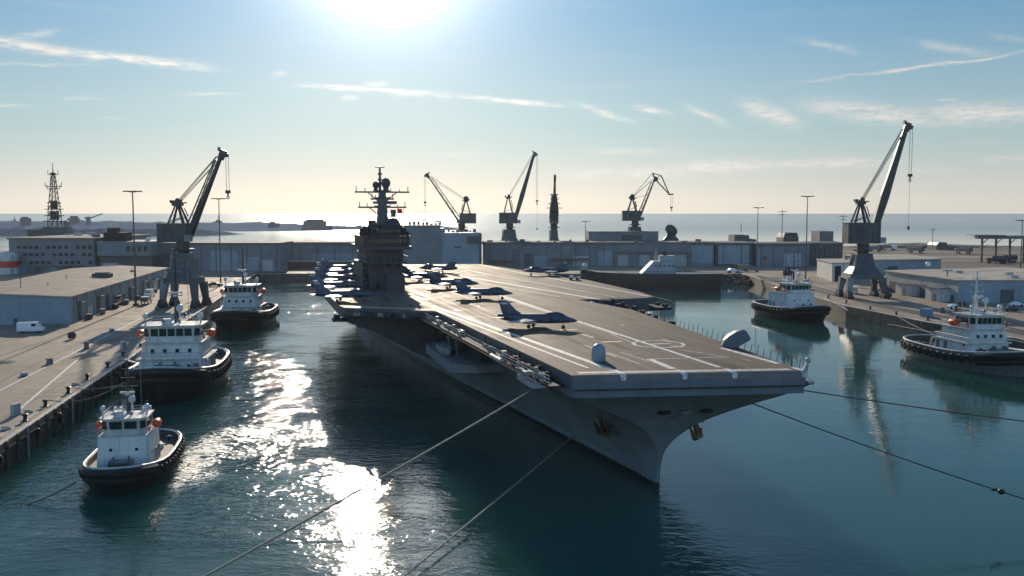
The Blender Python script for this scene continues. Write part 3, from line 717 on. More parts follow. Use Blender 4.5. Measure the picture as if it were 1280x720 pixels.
# neighbour, the blue of its shaded wall put into the colour
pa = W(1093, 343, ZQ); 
root = thing('storage_shed', 'low shed with a pale roof and shade-blue wall behind the large right crane', 'shed', (0, 0, 0))
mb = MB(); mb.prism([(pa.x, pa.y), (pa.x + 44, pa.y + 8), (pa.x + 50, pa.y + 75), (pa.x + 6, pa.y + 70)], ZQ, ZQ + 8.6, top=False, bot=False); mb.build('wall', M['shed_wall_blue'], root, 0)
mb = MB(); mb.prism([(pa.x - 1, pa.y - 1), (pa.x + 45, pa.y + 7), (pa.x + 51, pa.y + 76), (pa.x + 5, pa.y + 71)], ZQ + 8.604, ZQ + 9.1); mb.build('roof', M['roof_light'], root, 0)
q = MB(); q.box((pa.x + 12, pa.y + 1.4, ZQ), (6, .5, 5), .122); q.build('door', M['shed_dark'], root, 0)
# small white store with the black doorway
pa = W(1021, 345, ZQ); pb = W(1042, 352, ZQ)
root = thing('store_building', 'small white flat roofed store with a tall black doorway left of the right crane', 'building', (0, 0, 0))
hs_ = 9.8; w0 = 12.5
f0 = Vector((pa.x, pa.y)); f1 = Vector((pb.x, pb.y)); ff = (f1 - f0).normalized(); fn_ = Vector((-ff.y, ff.x)); f1 = f0 + ff * 26
f2 = f0 + Vector((24, 6)); f1 = f0 + Vector((10.5, -2.0))
c1 = Vector((175.3, 525)); c0 = Vector((pa.x, pa.y)); c2 = Vector((187.5, 528)); c3 = Vector((197, 572))
mb = MB(); mb.prism([c0, c1, c2, c3], ZQ, ZQ + hs_, top=False, bot=False); mb.build('wall', M['offwhite'], root, 0)
mb = MB(); mb.prism([c0 + Vector((-.6, .5)), c1 + Vector((-.5, -.6)), c2 + Vector((.6, -.5)), c3 + Vector((.5, .6))], ZQ + hs_ + .004, ZQ + hs_ + .5); mb.build('roof', M['roof_light'], root, 0)
d = (c2 - c1).normalized(); c = c1 + d * 3.6 + Vector((d.y, -d.x)) * .05; q = MB(); q.box((c.x, c.y, ZQ), (3.6, .4, 8.4), math.atan2(d.y, d.x)); q.build('door', M['dark_gap'], root, 0)

# --- far right canopy with tanker trucks
yc = 720
root = thing('canopy_shed', 'open sided dark canopy on posts at the far right edge', 'shed', (0, 0, 0))
xa = X(1224, yc); xb = xa + 95; zc = PY(1230, 295, yc).z
mb = MB(); mb.prism([(xa, yc), (xb, yc), (xb, yc + 26), (xa + 8, yc + 26)], zc - 2.2, zc); mb.prism([(xa - 3, yc - 1.5), (xa + 20, yc - 1.5), (xa + 20, yc + 20), (xa, yc + 20)], zc + .004, zc + .7); mb.build('roof', M['shed_trim'], root, 0)
for k in range(9):
    q = MB(); q.box((xa + 5 + k * 10.5, yc + 4, ZQ), (1.2, 1.2, zc - 2.25 - ZQ)); q.build('post', M['crane_dark'], root, 0)
    q = MB(); q.beam((xa + 5 + k * 10.5, yc + 4, zc - 6), (xa + 9 + k * 10.5, yc + 4, zc - 2.4), .5, .5); q.build('brace', M['crane_dark'], root, 0)
def tanker(x, y, label):
    r = thing('tanker_truck', label, 'truck', (x, y, ZQ), 0, 'tanker trucks under the canopy', 1.25)
    q = MB(); q.lathe([(.1, -4.6), (1.3, -4.4), (1.5, -4), (1.5, 4), (1.3, 4.4), (.1, 4.6)], (1.5, 0, 2.9), 14, 'x'); q.build('tank', M['navy_dark'], r)
    q = MB(); q.box((-4.6, 0, .8), (2.4, 2.5, 2.6), 0, .8, .95); c = q.build('cab', M['car_dark'], r, 0)
    q = MB(); q.box((-5.55, 0, 2.1), (.4, 2.1, .8)); q.build('windscreen', M['glass'], c, 0)
    q = MB(); q.box((0, 0, .7), (12, 1.4, .5)); q.build('chassis', M['black'], r, 0)
    for xx in (-4.5, 2.8, 4.4):
        for yy in (-1, 1):
            q = MB(); q.lathe([(.3, -.2), (.55, -.18), (.55, .18), (.3, .2)], (xx, yy, .55), 12, 'y'); q.build('wheel', M['rubber'], r)
tanker(X(1243, yc), yc - 6, 'dark tanker truck with its cab out at the left end of the canopy'); tanker(X(1268, yc), yc + 8, 'dark tanker truck parked deeper under the far right canopy')

# --- dark lumps on the right-hand skyline
def skyline(name, label, px0, px1, pytop, y, profile, m, cat='building'):
    r = thing(name, label, cat, (0, 0, 0)); x0, x1 = X(px0, y), X(px1, y); zt = PY(px0, pytop, y).z
    mb = MB(); pts = [(x0 + (x1 - x0) * a, ZQ + (zt - ZQ) * h) for a, h in profile]
    P = [(x, y, ZQ) for x in (x0,)]
    rings = [[(x, y, ZQ), (x, y, z), (x, y + 22, z), (x, y + 22, ZQ)] for x, z in pts]
    mb.loft(rings, closed=True, cap=True); mb.build('wall', m, r, 0); return r
r = skyline('hangar', 'dark rounded hangar on the skyline right of the double jib crane', 905, 950, 294, 800, [(0, .35), (.12, .6), (.3, .72), (.3, 1), (.45, 1.02), (.7, 1), (.72, .85), (.9, .82), (1, .4)], M['navy_dark'], 'hangar')
q = MB(); q.tube([(X(929, 800), 806, 26), (X(929, 800), 806, 33)], .3); q.build('mast', M['pole'], r)
r = skyline('block_building', 'small dark block on the skyline beside the thin lamp posts', 980, 999, 291, 820, [(0, .8), (.1, 1), (.9, 1), (1, .8)], M['navy_dark'])
q = MB(); q.box((X(989, 820), 819.8, 22), (7, .4, 2)); q.build('window', M['glass'], r, 0)
r = skyline('block_building', 'grey stepped block building on the skyline left of the right crane', 1011, 1053, 289, 780, [(0, .6), (.34, .62), (.34, 1), (.75, 1), (.75, .65), (1, .6)], M['shed_trim'])
q = MB(); q.box((X(1045, 780), 779.8, 16), (6, .4, 2)); q.build('window', M['glass'], r, 0)
r = skyline('block_building', 'low dark building on the skyline between the utility pole and the canopy', 1172, 1200, 303, 980, [(0, .6), (.1, 1), (.45, 1), (.5, .6), (1, .5)], M['navy_dark'])
r = thing('satellite_dish', 'dark satellite dish on a stout base beside the box building', 'dish', (X(839, 730), 730, 0))
q = MB(); q.lathe([(6, ZQ), (6, 22), (4, 24), (3, 26)], (0, 0, 0), 12); q.build('base', M['crane_dark'], r)
q = MB(); q.lathe([(.1, -2), (3, -1.3), (5, .4), (5, .8), (3, -.6), (.1, -1.4)], (0, 0, 0), 18); o = q.build('dish', M['crane_dark'], r); o.location = (0, 0, 28.5); o.rotation_euler = (.9, .5, 0)
r = thing('storage_tank', 'white dome on a thin post among the right quay roofs', 'tank', W(1160, 338, 13))
q = MB(); q.ball((0, 0, 3.2), 1.35, 14, 8); q.build('dome', M['white'], r)
q = MB(); q.tube([(0, 0, -8.4), (0, 0, 2)], .35); q.build('post', M['pole'], r)

# --- far shore silhouettes
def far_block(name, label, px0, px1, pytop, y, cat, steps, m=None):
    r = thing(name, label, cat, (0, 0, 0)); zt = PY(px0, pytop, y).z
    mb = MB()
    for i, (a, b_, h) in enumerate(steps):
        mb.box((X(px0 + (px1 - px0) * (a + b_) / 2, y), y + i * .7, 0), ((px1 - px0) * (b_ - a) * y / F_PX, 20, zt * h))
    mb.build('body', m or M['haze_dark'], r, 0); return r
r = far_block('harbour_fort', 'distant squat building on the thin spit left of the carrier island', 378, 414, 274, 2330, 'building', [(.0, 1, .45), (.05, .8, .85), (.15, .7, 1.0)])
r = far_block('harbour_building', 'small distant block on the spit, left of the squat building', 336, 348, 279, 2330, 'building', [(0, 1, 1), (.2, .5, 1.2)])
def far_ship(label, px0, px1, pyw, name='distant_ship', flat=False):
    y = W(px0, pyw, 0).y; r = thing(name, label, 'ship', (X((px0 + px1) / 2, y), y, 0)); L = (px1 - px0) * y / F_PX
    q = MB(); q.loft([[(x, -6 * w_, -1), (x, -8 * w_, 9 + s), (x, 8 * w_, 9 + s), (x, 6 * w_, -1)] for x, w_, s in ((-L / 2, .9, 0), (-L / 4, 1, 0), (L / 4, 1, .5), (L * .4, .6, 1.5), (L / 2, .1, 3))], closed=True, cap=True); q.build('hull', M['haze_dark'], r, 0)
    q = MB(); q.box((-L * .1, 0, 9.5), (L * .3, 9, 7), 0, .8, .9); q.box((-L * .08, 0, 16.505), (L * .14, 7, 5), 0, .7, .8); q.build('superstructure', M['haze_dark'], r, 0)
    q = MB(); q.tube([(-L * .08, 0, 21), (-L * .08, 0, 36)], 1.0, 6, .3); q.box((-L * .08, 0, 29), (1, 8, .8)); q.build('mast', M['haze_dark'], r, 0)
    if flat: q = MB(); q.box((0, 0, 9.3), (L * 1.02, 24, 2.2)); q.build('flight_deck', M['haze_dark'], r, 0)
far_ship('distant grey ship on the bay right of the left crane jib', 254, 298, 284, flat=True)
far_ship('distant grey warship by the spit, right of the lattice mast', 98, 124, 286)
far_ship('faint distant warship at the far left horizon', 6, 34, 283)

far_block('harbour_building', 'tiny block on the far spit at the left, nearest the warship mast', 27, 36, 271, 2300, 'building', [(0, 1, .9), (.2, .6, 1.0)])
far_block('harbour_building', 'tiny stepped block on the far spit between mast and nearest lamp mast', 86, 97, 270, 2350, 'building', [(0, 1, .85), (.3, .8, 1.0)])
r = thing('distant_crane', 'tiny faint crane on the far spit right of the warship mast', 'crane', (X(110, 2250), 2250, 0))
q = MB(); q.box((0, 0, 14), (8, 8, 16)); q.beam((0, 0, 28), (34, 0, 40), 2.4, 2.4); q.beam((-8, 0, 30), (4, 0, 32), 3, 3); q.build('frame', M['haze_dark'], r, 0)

for (rt, x0_, x1_, yy, zt_, n_) in ((rC, X(606, 676), X(766, 676), 676, zt3, 9), (rE, X(946, 672), X(1008, 672), 672, zt3 - .6, 4), (rD, X(896, 677), X(941, 677), 677, zt3 - .3, 2), (rB, X(353, 672), X(500, 672), 672, PY(250, 305, 672).z, 5)):
    for k in range(n_):
        xx = x0_ + (x1_ - x0_) * (k + .4) / n_
        q = MB(); q.box((xx, yy - .25, ZQ), (.45, .4, zt_ - ZQ - .1)); q.build('downpipe', M['shed_trim'], rt, 0)
    q = MB(); q.box(((x0_ + x1_) / 2, yy - 1.25, zt_ + .2), (x1_ - x0_, .5, .6)); q.build('gutter', M['shed_trim'], rt, 0)
# ------------------------------------------------------------------ aircraft carrier
# local axes: +X aft from the stem at the waterline, +Y to starboard, +Z up
S0 = W(822, 612, 0); AX = math.radians(105)
car = thing('aircraft_carrier', 'huge grey aircraft carrier moored in the middle with its bow towards us', 'aircraft carrier', S0, AX)
RI = Matrix.Rotation(-AX, 3, 'Z')
def C(px, py, z=20.0):
    q = RI @ (W(px, py, z) - S0); return (q.x, q.y)
ZD = 20.0
F1 = (-10.6, 17.3); F2 = (-15.4, -15.3)
K = C(545, 389); J = C(430, 384.5); H = C(398, 331); G = C(600, 330); E = C(735, 350); FF = C(660, 339)
D = C(818, 371); Cc = C(722, 374.5); B = C(790, 387)
deck_pts = [F1, K, J, (J[0] + 4, J[1] + .6), (150, 40), (215, 37), H, (G[0] + 6, 0), G, FF, E, (D[0] + 16, D[1] - 2.6), D, Cc, B, F2]

# deck material: dark non-skid with streaks along the ship
def deck_material():
    m, t, b = new_mat('flight_deck_nonskid')
    pos = t.new('ShaderNodeTexCoord').outputs['Object']
    a = t.noise(t.mapping(pos, (.02, .5, 1), rot=(0, 0, .05)), 1.0, 6, .65)
    a2 = t.noise(t.mapping(pos, (.022, .42, 1), rot=(0, 0, -.13)), 1.0, 5, .6)
    bb = t.noise(pos, .12, 6, .65)
    c = t.mix(t.ramp(a, .3, .7), (.105, .08, .06), (.185, .146, .112))
    c = t.mix(t.ramp(a2, .5, .68, 0, .75), c, (.022, .02, .019))
    c = t.mix(t.ramp(bb, .52, .72, 0, .55), c, (.19, .155, .12))
    c = t.mix(t.ramp(t.noise(pos, .9, 5, .7), .6, .8, 0, .5), c, (.03, .028, .027))
    br = t.new('ShaderNodeTexBrick'); t.l.new(pos, br.inputs['Vector']); br.inputs['Scale'].default_value = .11; br.inputs['Mortar Size'].default_value = .006; br.inputs['Color1'].default_value = (1, 1, 1, 1); br.inputs['Color2'].default_value = (.93, .93, .93, 1); br.inputs['Mortar'].default_value = (.8, .8, .8, 1)
    c = t.mix(.8, c, br.outputs['Color'], 'MULTIPLY')
    b.inputs['Specular IOR Level'].default_value = .05
    t.l.new(c, b.inputs['Base Color'])
    t.l.new(t.math('ADD', t.ramp(a, .25, .75, .55, .78), t.ramp(bb, .3, .7, -.04, .06)), b.inputs['Roughness'])
    bn = t.new('ShaderNodeBump'); bn.inputs['Strength'].default_value = .5; bn.inputs['Distance'].default_value = .02
    t.l.new(t.noise(pos, 2.5, 5, .7), bn.inputs['Height']); t.l.new(bn.outputs[0], b.inputs['Normal'])
    return m
M['deck'] = deck_material()
M['deck_line'] = mat('deck_line_white', (.60, .57, .52), .6, var=.4, sc=1.1, spec=.2)
M['deck_line_worn'] = mat('deck_line_worn', (.32, .29, .25), .6, var=.45, sc=1.3)
M['deck_yellow'] = mat('deck_line_yellow', (.55, .33, .06), .55, var=.3, sc=1.0)
M['fascia'] = mat('bow_fascia_paint', (.10, .13, .16), .5, var=.15, sc=.2, streak=.4, dirt=(.06, .065, .07))

mb = MB()
mb.mat(0)
TH_ = 1.9
edge_in = list(deck_pts)
n = len(edge_in)
# rounded-down lip along the bow edge: the top stops short of it
F1i = (F1[0] + 1.0, F1[1]); F2i = (F2[0] + 1.0, F2[1])
top = [F1i] + deck_pts[1:-1] + [F2i]
mb.sheet([(x, y, ZD) for x, y in top], 0)
mb.mat(7)
for i in range(len(top) - 1):
    a, b_ = top[i], top[i + 1]
    mb.quad((*a, ZD), (*b_, ZD), (*b_, ZD - TH_), (*a, ZD - TH_))
mb.mat(0)
lip = [(1.0, 0.0), (.75, -.03), (.45, -.12), (.2, -.28), (.05, -.5), (0, -.8)]
mb.mat(6)
for i in range(len(lip) - 1):
    (o0, z0), (o1, z1) = lip[i], lip[i + 1]
    mb.quad((F2[0] + o0, F2[1], ZD + z0), (F1[0] + o0, F1[1], ZD + z0), (F1[0] + o1, F1[1], ZD + z1), (F2[0] + o1, F2[1], ZD + z1))
mb.mat(1)
mb.quad((F2[0], F2[1], ZD - .8), (F1[0], F1[1], ZD - .8), (F1[0], F1[1], ZD - TH_), (F2[0], F2[1], ZD - TH_))
mb.quad((*F1i, ZD), (F1[0], F1[1], ZD - .8), (F1[0], F1[1], ZD - TH_), (*F1i, ZD - TH_))
mb.quad((*F2i, ZD), (F2[0], F2[1], ZD - .8), (F2[0], F2[1], ZD - TH_), (*F2i, ZD - TH_))
mb.sheet([(x, y, ZD - TH_) for x, y in [F1] + deck_pts[1:-1] + [F2]], 0)
ZM = ZD + .012
def dl(a, b_, w, mi=2, z=ZM, fine=False):
    mb.mat(mi)
    pa, pb = C(*a), C(*b_)
    mb.strip(pa, pb, w, z)
# starboard edge lines
dl((735, 460), (547, 388.5), .55); dl((547, 387), (432, 383), .9)
dl((770, 464), (540, 382), 1.05, z=ZM + .004)
# rectangle along the bow edge and runway lines
mb.mat(3); mb.sheet([(F1[0] + 1.4, F1[1] - 1.5), (F1[0] + 2.9, F1[1] - 1.6), (F2[0] + 2.9, F2[1] + 1.2), (F2[0] + 1.4, F2[1] + 1.2)], ZM + .008)
mb.mat(2); mb.sheet([(F1[0] + 1.5, F1[1] - 1.5), (F1[0] + 2.0, F1[1] - 1.5), (F2[0] + 2.0, F2[1] + 1.2), (F2[0] + 1.5, F2[1] + 1.2)], ZM + .012)
dl((899, 459), (722, 401), .75); dl((722, 401), (600, 361), .75); dl((772, 419), (625, 371), .45, 3)
dl((812, 449), (841, 461), 1.1, z=ZM + .004); dl((902, 435), (973, 454.5), 1.0, z=ZM + .004)
dl((812, 449), (912, 446.5), .5, 3, z=ZM + .016); dl((850, 437), (912, 447), .4, 3); dl((760, 441), (800, 455), .3, 3); dl((775, 440), (812, 452), .3, 3)
dl((730, 431), (770, 446), .3, 3); dl((795, 430), (762, 417), .3, 3)
dl((752, 427.5), (778, 427), 1.2, 4, z=ZM + .004); dl((722, 416), (742, 422), .6, 4); dl((700, 412.5), (722, 412), 1.1, 4)
dl((828, 424), (842, 428), .5, 4); dl((838, 432), (855, 434), .8, 4)
# catapult tracks and seams running aft
for (a, b_, w) in (((700, 440), (560, 378), .18), ((660, 400), (560, 362), .2), ((830, 445), (700, 404), .18), ((945, 452), (770, 398), .16), ((870, 420), (735, 381), .16)):
    dl(a, b_, w, 5)
mb.mat(2)                                               # lines wrapped over the rounded lip
for v_ in (C(770, 464)[1], C(841, 461)[1], C(899, 459)[1], C(973, 454.5)[1]):
    f_ = (v_ - F2[1]) / (F1[1] - F2[1]); x_ = F2[0] + (F1[0] - F2[0]) * f_
    for i in range(len(lip) - 1):
        (o0, z0), (o1, z1) = lip[i], lip[i + 1]
        mb.quad((x_ + o0 - .03, v_ - .45, ZD + z0 + .02), (x_ + o0 - .03, v_ + .45, ZD + z0 + .02), (x_ + o1 - .03, v_ + .45, ZD + z1 + .02), (x_ + o1 - .03, v_ - .45, ZD + z1 + .02))
    mb.strip((x_ + 1.0, v_), (x_ + 3.2, v_), .9, ZM + .03)
# circle
cc = C(823, 430.3); R0 = 4.5
mb.mat(2)
N = 48
for k in range(N):
    a0, a1 = 2 * PI * k / N, 2 * PI * (k + 1) / N
    mb.sheet([(cc[0] + r * math.cos(a), cc[1] + r * math.sin(a)) for r, a in ((R0 - .55, a0), (R0, a0), (R0, a1), (R0 - .55, a1))], ZM + .02)
dl((810, 430.6), (838, 429.6), .9, z=ZM + .024)
# angled deck lines
dl((812, 370.4), (602, 332), .9); dl((748, 374), (562, 342.5), 1.1); dl((770, 371.5), (580, 337.5), .55, 3)
dl((700, 371), (560, 347), .5, 3); dl((810, 372), (748, 374.5), .6, 2, z=ZM + .004)
dl((520, 371), (535, 375), .8, 2); dl((568, 387), (576, 388.4), 1.2, 2); dl((617, 397), (640, 396.6), .8, 3)
random.seed(21)
for k in range(46):                                    # small worn dashes, tie-down patches
    px, py = random.uniform(520, 980), random.uniform(345, 455)
    q = C(px, py)
    if -10 < q[0] < 230 and abs(q[1]) < 15:
        mb.mat(3); l = random.uniform(.5, 2.2); a = random.choice([0, .05, -.12, 1.5])
        mb.strip((q[0] - l * math.cos(a), q[1] - l * math.sin(a)), (q[0] + l * math.cos(a), q[1] + l * math.sin(a)), random.uniform(.12, .4), ZM + .03 + k * .0004)
mb.build('flight_deck', [M['deck'], M['fascia'], M['deck_line'], M['deck_line_worn'], M['deck_yellow'], M['dark_gap'], mat('deck_lip', (.15, .125, .11), .6, var=.2, sc=.3, streak=.3), M['navy_dark']], car, 0)

# hull ------------------------------------------------------------
HL = 286.0; HT = 18.1
def ip(tab, x):
    if x <= tab[0][0]: return tab[0][1]
    for (a, b_), (c, d) in zip(tab, tab[1:]):
        if x <= c: return b_ + (d - b_) * (x - a) / (c - a)
    return tab[-1][1]
WLT = [(0, .35), (10, 1.2), (25, 2.8), (62, 6.8), (108, 12.2), (150, 15.5), (190, 18.2), (235, 19.6), (270, 18.5), (286, 15.0)]
DKT = [(-13, 15.6), (0, 16.6), (30, 17.6), (78, 19.0), (120, 20.2), (286, 20.2)]
def sm(tab, x):                                          # smooth curve through a table
    if x <= tab[0][0]: return tab[0][1]
    for i in range(len(tab) - 1):
        (a, b_), (c, d) = tab[i], tab[i + 1]
        if x <= c:
            p = tab[max(0, i - 1)]; n_ = tab[min(len(tab) - 1, i + 2)]
            m0 = (d - p[1]) / (c - p[0]); m1 = (n_[1] - b_) / (n_[0] - a); h = c - a; t = (x - a) / h
            return (2 * t ** 3 - 3 * t * t + 1) * b_ + (t ** 3 - 2 * t * t + t) * h * m0 + (3 * t * t - 2 * t ** 3) * d + (t ** 3 - t * t) * h * m1
    return tab[-1][1]
def hull_b(u, z):
    w, d = sm(WLT, u), sm(DKT, u); q = max(0, z) / HT
    return w + (d - w) * (q ** 1.45)
ZL = [-3, 0, .9] + [1.8 + i * (HT - 1.8) / 30 for i in range(31)]
TS = [0, .002, .004, .008, .012, .025, .045, .07, .1, .14, .19, .25, .31, .38, .46, .55, .64, .73, .82, .91, 1.0]
def hull_pt(ti, z, side):
    q = max(0, z) / HT
    ov = 13.0 * (q ** 2.3)
    u0 = -ov; u = u0 + ti * (HL - u0)
    f = math.exp(-ti * 42)
    blunt = q ** 3.6
    b = hull_b(max(u, -13), z)
    stem_b = sm([(0, .3), (5.6, .5), (7.7, 1.4), (9.7, 3.2), (11.1, 5.0), (12.4, 7.5), (14, 10.8), (15.5, 14.0), (16.6, 15.5), (18.1, 16.1)], z)
    b = b * (1 - f) + min(b, stem_b) * f if ti > 0 else stem_b
    v = side * b
    u += .148 * v * blunt * math.exp(-ti * 12)
    return (u, v, z)
mb = MB()
for side in (1, -1):
    mb.loft([[hull_pt(ti, z, side) for z in ZL] for ti in TS])
mb.loft([[hull_pt(0, z, 1) for z in ZL], [hull_pt(0, z, .33) for z in ZL], [hull_pt(0, z, -.33) for z in ZL], [hull_pt(0, z, -1) for z in ZL]])
mb.loft([[hull_pt(1, z, 1) for z in ZL], [hull_pt(1, z, -1) for z in ZL]])
def hull_material():
    m, t, b = new_mat('carrier_hull_paint')
    pos = t.new('ShaderNodeTexCoord').outputs['Object']
    sp_ = t.new('ShaderNodeSeparateXYZ'); t.l.new(pos, sp_.inputs[0])
    f = t.ramp(t.noise(pos, .07, 6, .6), .3, .7)
    c = t.mix(f, (.165, .20, .22), (.225, .265, .285))
    g = t.ramp(t.noise(t.mapping(pos, (.5, .5, .035)), 1.0, 5, .65), .5, .75, 0, .55)
    c = t.mix(g, c, (.075, .085, .09))
    br = t.new('ShaderNodeTexBrick'); t.l.new(t.mapping(pos, (1, 1, 1), rot=(PI / 2, 0, 0)), br.inputs['Vector']); br.inputs['Scale'].default_value = .16
    br.inputs['Mortar Size'].default_value = .006; br.inputs['Color1'].default_value = (1, 1, 1, 1); br.inputs['Color2'].default_value = (.88, .88, .88, 1); br.inputs['Mortar'].default_value = (.68, .68, .68, 1)
    c = t.mix(.8, c, br.outputs['Color'], 'MULTIPLY')
    g = t.ramp(t.noise(t.mapping(pos, (.35, .35, .03), loc=(9, 4, 2)), 1.0, 5, .7), .6, .78, 0, .45)
    c = t.mix(g, c, (.13, .085, .055))
    boot = t.ramp(t.math('ADD', sp_.outputs[2], t.math('MULTIPLY', t.noise(pos, .8, 4), .5)), 1.25, 1.4)
    c = t.mix(boot, (.012, .014, .015), c)
    t.l.new(c, b.inputs['Base Color']); b.inputs['Roughness'].default_value = .42
    return m
M['hull'] = hull_material()
hull = mb.build('hull', M['hull'], car, 40)
# pale draught line just above the boot topping on the starboard side
mb = MB()
for zz in (1.62,):
    rows = []
    for ti in [i / 60 for i in range(3, 60)]:
        a = hull_pt(ti, zz, 1); b_ = hull_pt(ti, zz + .28, 1); rows.append([(a[0], a[1] + .03, zz), (b_[0], b_[1] + .03, zz + .28)])
    mb.loft(rows)
mb.build('waterline_stripe', mat('pale_waterline', (.32, .34, .33), .6, var=.4, sc=.6), hull, 0)
# bow fascia: the plated box under the forward edge of the deck
mb = MB()
za, zb_ = 15.9, ZD - TH_ - .003
fa = [(F1[0] + .05, F1[1] - .25), (6, 18.2), (6.5, 15), (-8.5, 13), (-13.0, -12.5), (-4, -15.5), (-4, -16.8), (F2[0] + .05, F2[1] + .25)]
mb.prism([(F2[0] + .06, F2[1] + .2), (F1[0] + .06, F1[1] - .2), (4, 17.6), (4, -16.8)], za + 1.0, zb_)
mb.build('bow_fascia', M['fascia'], car, 0)
q = MB(); q.beam((F2[0] - .05, F2[1] + .3, zb_ - .1), (F1[0] - .05, F1[1] - .3, zb_ - .1), .3, .22); q.build('fascia_rail', M['black'], car, 0)
# hawse pieces under the fascia (little recess row)
for k, v in enumerate((2.2, -1.0, -4.2)):
    p = hull_pt(0, 13.6, v / 7.5); q = MB(); q.box((p[0] - .5, v, 13.2), (.9, 1.6 if k != 1 else 1.5, .45), math.radians(8)); q.build('hawse_opening', M['dark_gap'] if k != 1 else M['navy'], car, 0)

# anchors
def anchor(name, p, rz, tilt=.2):
    r = MB(); r.beam((0, 0, 2.6), (0, 0, -.2), .42, .42, .55, .55); r.beam((0, -1.25, -.1), (0, 1.25, -.1), .55, .75)
    for s in (-1, 1):
        r.beam((0, s * 1.2, -.2), (.25, s * 1.45, 2.0), .5, .7, .25, .1); r.beam((0, s * 1.1, .2), (-.1, s * 1.9, .8), .5, .3, .3, .1)
    r.torus((0, 0, 2.9), .35, .1, 'x', 10, 5)
    o = r.build(name, M['gold'], car); o.location = p; o.rotation_euler = (0, tilt, rz); return o
pA = hull_pt(.03, 9.2, 1); anchor('anchor', (pA[0] - .3, pA[1] + .9, 7.9), PI / 2 + .35, .35)['label'] = 'brownish anchor housed on the starboard bow'
pB = hull_pt(.03, 10.2, -1); anchor('anchor', (-3.1, -5.0, 8.7), .75, .3)['label'] = 'anchor hanging clear of the port bow'
q = MB(); q.beam((pB[0] + .5, pB[1] + .5, 10.6), (-3.3, -5.4, 11.3), 1.4, 1.8, 1.0, 1.1); q.build('hawse_pipe', M['navy_dark'], car, 0)
for p, s in ((pA, 1),):
    q = MB(); q.ball((p[0] + .3, p[1] - s * .1, 9.6), 1.25, 10, 6, 1, .5, 1); q.tube([(p[0], p[1] + s * .3, 9.4), (p[0] - .1, p[1] + s * .6, 10.4)], .35, 8); q.build('hawse_pipe', M['navy_dark'], car)

# starboard gallery, sponsons, elevator underside ------------------------------------
mb = MB()                                               # under the wide starboard deck
rows = []
for u in (J[0] + .5, 120, 160, 200, 240, 278):
    vo = ip([(J[0], J[1] - .8), (150, 39), (215, 36), (278, 31)], u)
    rows.append([(u, 17, 6.5), (u, 22.5, 9.0), (u, vo - 5, 14.6), (u, vo, 16.4), (u, vo, ZD - TH_ - .003), (u, 17, ZD - TH_ - .003)])
mb.loft(rows, closed=True, cap=True)
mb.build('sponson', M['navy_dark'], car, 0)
mb = MB()
def bulge(u0, u1, vo, z0, z1, tp=5.0):
    mb.loft([[(u0, 12, z0 + 1.5), (u0, 17.4, z0 + 1.5), (u0, 17.6, z1), (u0, 12, z1)], [(u0 + tp, 12, z0), (u0 + tp, vo, z0 + 1.0), (u0 + tp, vo, z1), (u0 + tp, 12, z1)],
             [(u1 - tp, 12, z0), (u1 - tp, vo, z0 + 1.0), (u1 - tp, vo, z1), (u1 - tp, 12, z1)], [(u1, 12, z0 + 1.5), (u1, 17.4, z0 + 1.5), (u1, 17.6, z1), (u1, 12, z1)]], closed=True, cap=True)
bulge(46, 84, 21.8, 9.6, 12.6)
mb.build('boat_sponson', M['navy'], car, 0)
mb = MB(); bulge(-4, 9, 20.4, 15.8, 17.6, 2.5); mb.build('bow_sponson', M['navy_light'], car, 0)
q = MB(); q.box((-1, 19.6, 17.604), (.5, .5, 2.2)); q.box((2, 20.1, 17.604), (1.6, 1.2, 1.2)); q.box((6, 19.7, 17.604), (2.4, .8, .9)); q.build('mooring_fitting', M['clutter_light'], car, 0)
# dark blocks on the side, coloured as the shade inside openings
for (u0, u1, z0, z1) in ((50, 60, 12.8, 17.2), (64, 78, 12.8, 17.4), (84, 91, 12.5, 16.5)):
    a, b_ = hull_pt((u0 + 13) / 299, (z0 + z1) / 2, 1), hull_pt((u1 + 13) / 299, (z0 + z1) / 2, 1)
    q = MB(); q.prism([(u0, a[1] - 2.0), (u1, b_[1] - 2.0), (u1, b_[1] + .55), (u0, a[1] + .55)], z0, z1); q.build('side_opening_shade', M['dark_gap'], car, 0)
# a boat and davit on the boat sponson
q = MB(); q.loft([[(x, 20.4 - w_, 12.9), (x, 20.4 - w_ * 1.2, 14.1), (x, 20.4 + w_ * 1.2, 14.1), (x, 20.4 + w_, 12.9)] for x, w_ in ((59, .2), (61, .8), (66, 1.0), (69, .8))], closed=True, cap=True); q.build('workboat', M['clutter_light'], car, 0)
q = MB()
for x in (60, 68): q.tube([(x, 18.5, 12.6), (x, 18.9, 16.2), (x, 20.8, 16.6)], .18, 6)
q.tube([(58, 21.6, 13.5), (70, 21.6, 13.5)], .07); q.tube([(58, 21.6, 13.0), (70, 21.6, 13.0)], .07); q.build('boat_davit', M['clutter_light'], car)
# buttresses on the lit part of the hull below the elevator
for k in range(6):
    u = 118 + k * 17; a = hull_pt((u + 13) / 299, 6.5, 1)
    q = MB(); q.beam((u, a[1] - .2, 3.5), (u, a[1] + 2.6, 9.6), .8, .7); q.build('support_rib', M['hull'], car, 0)

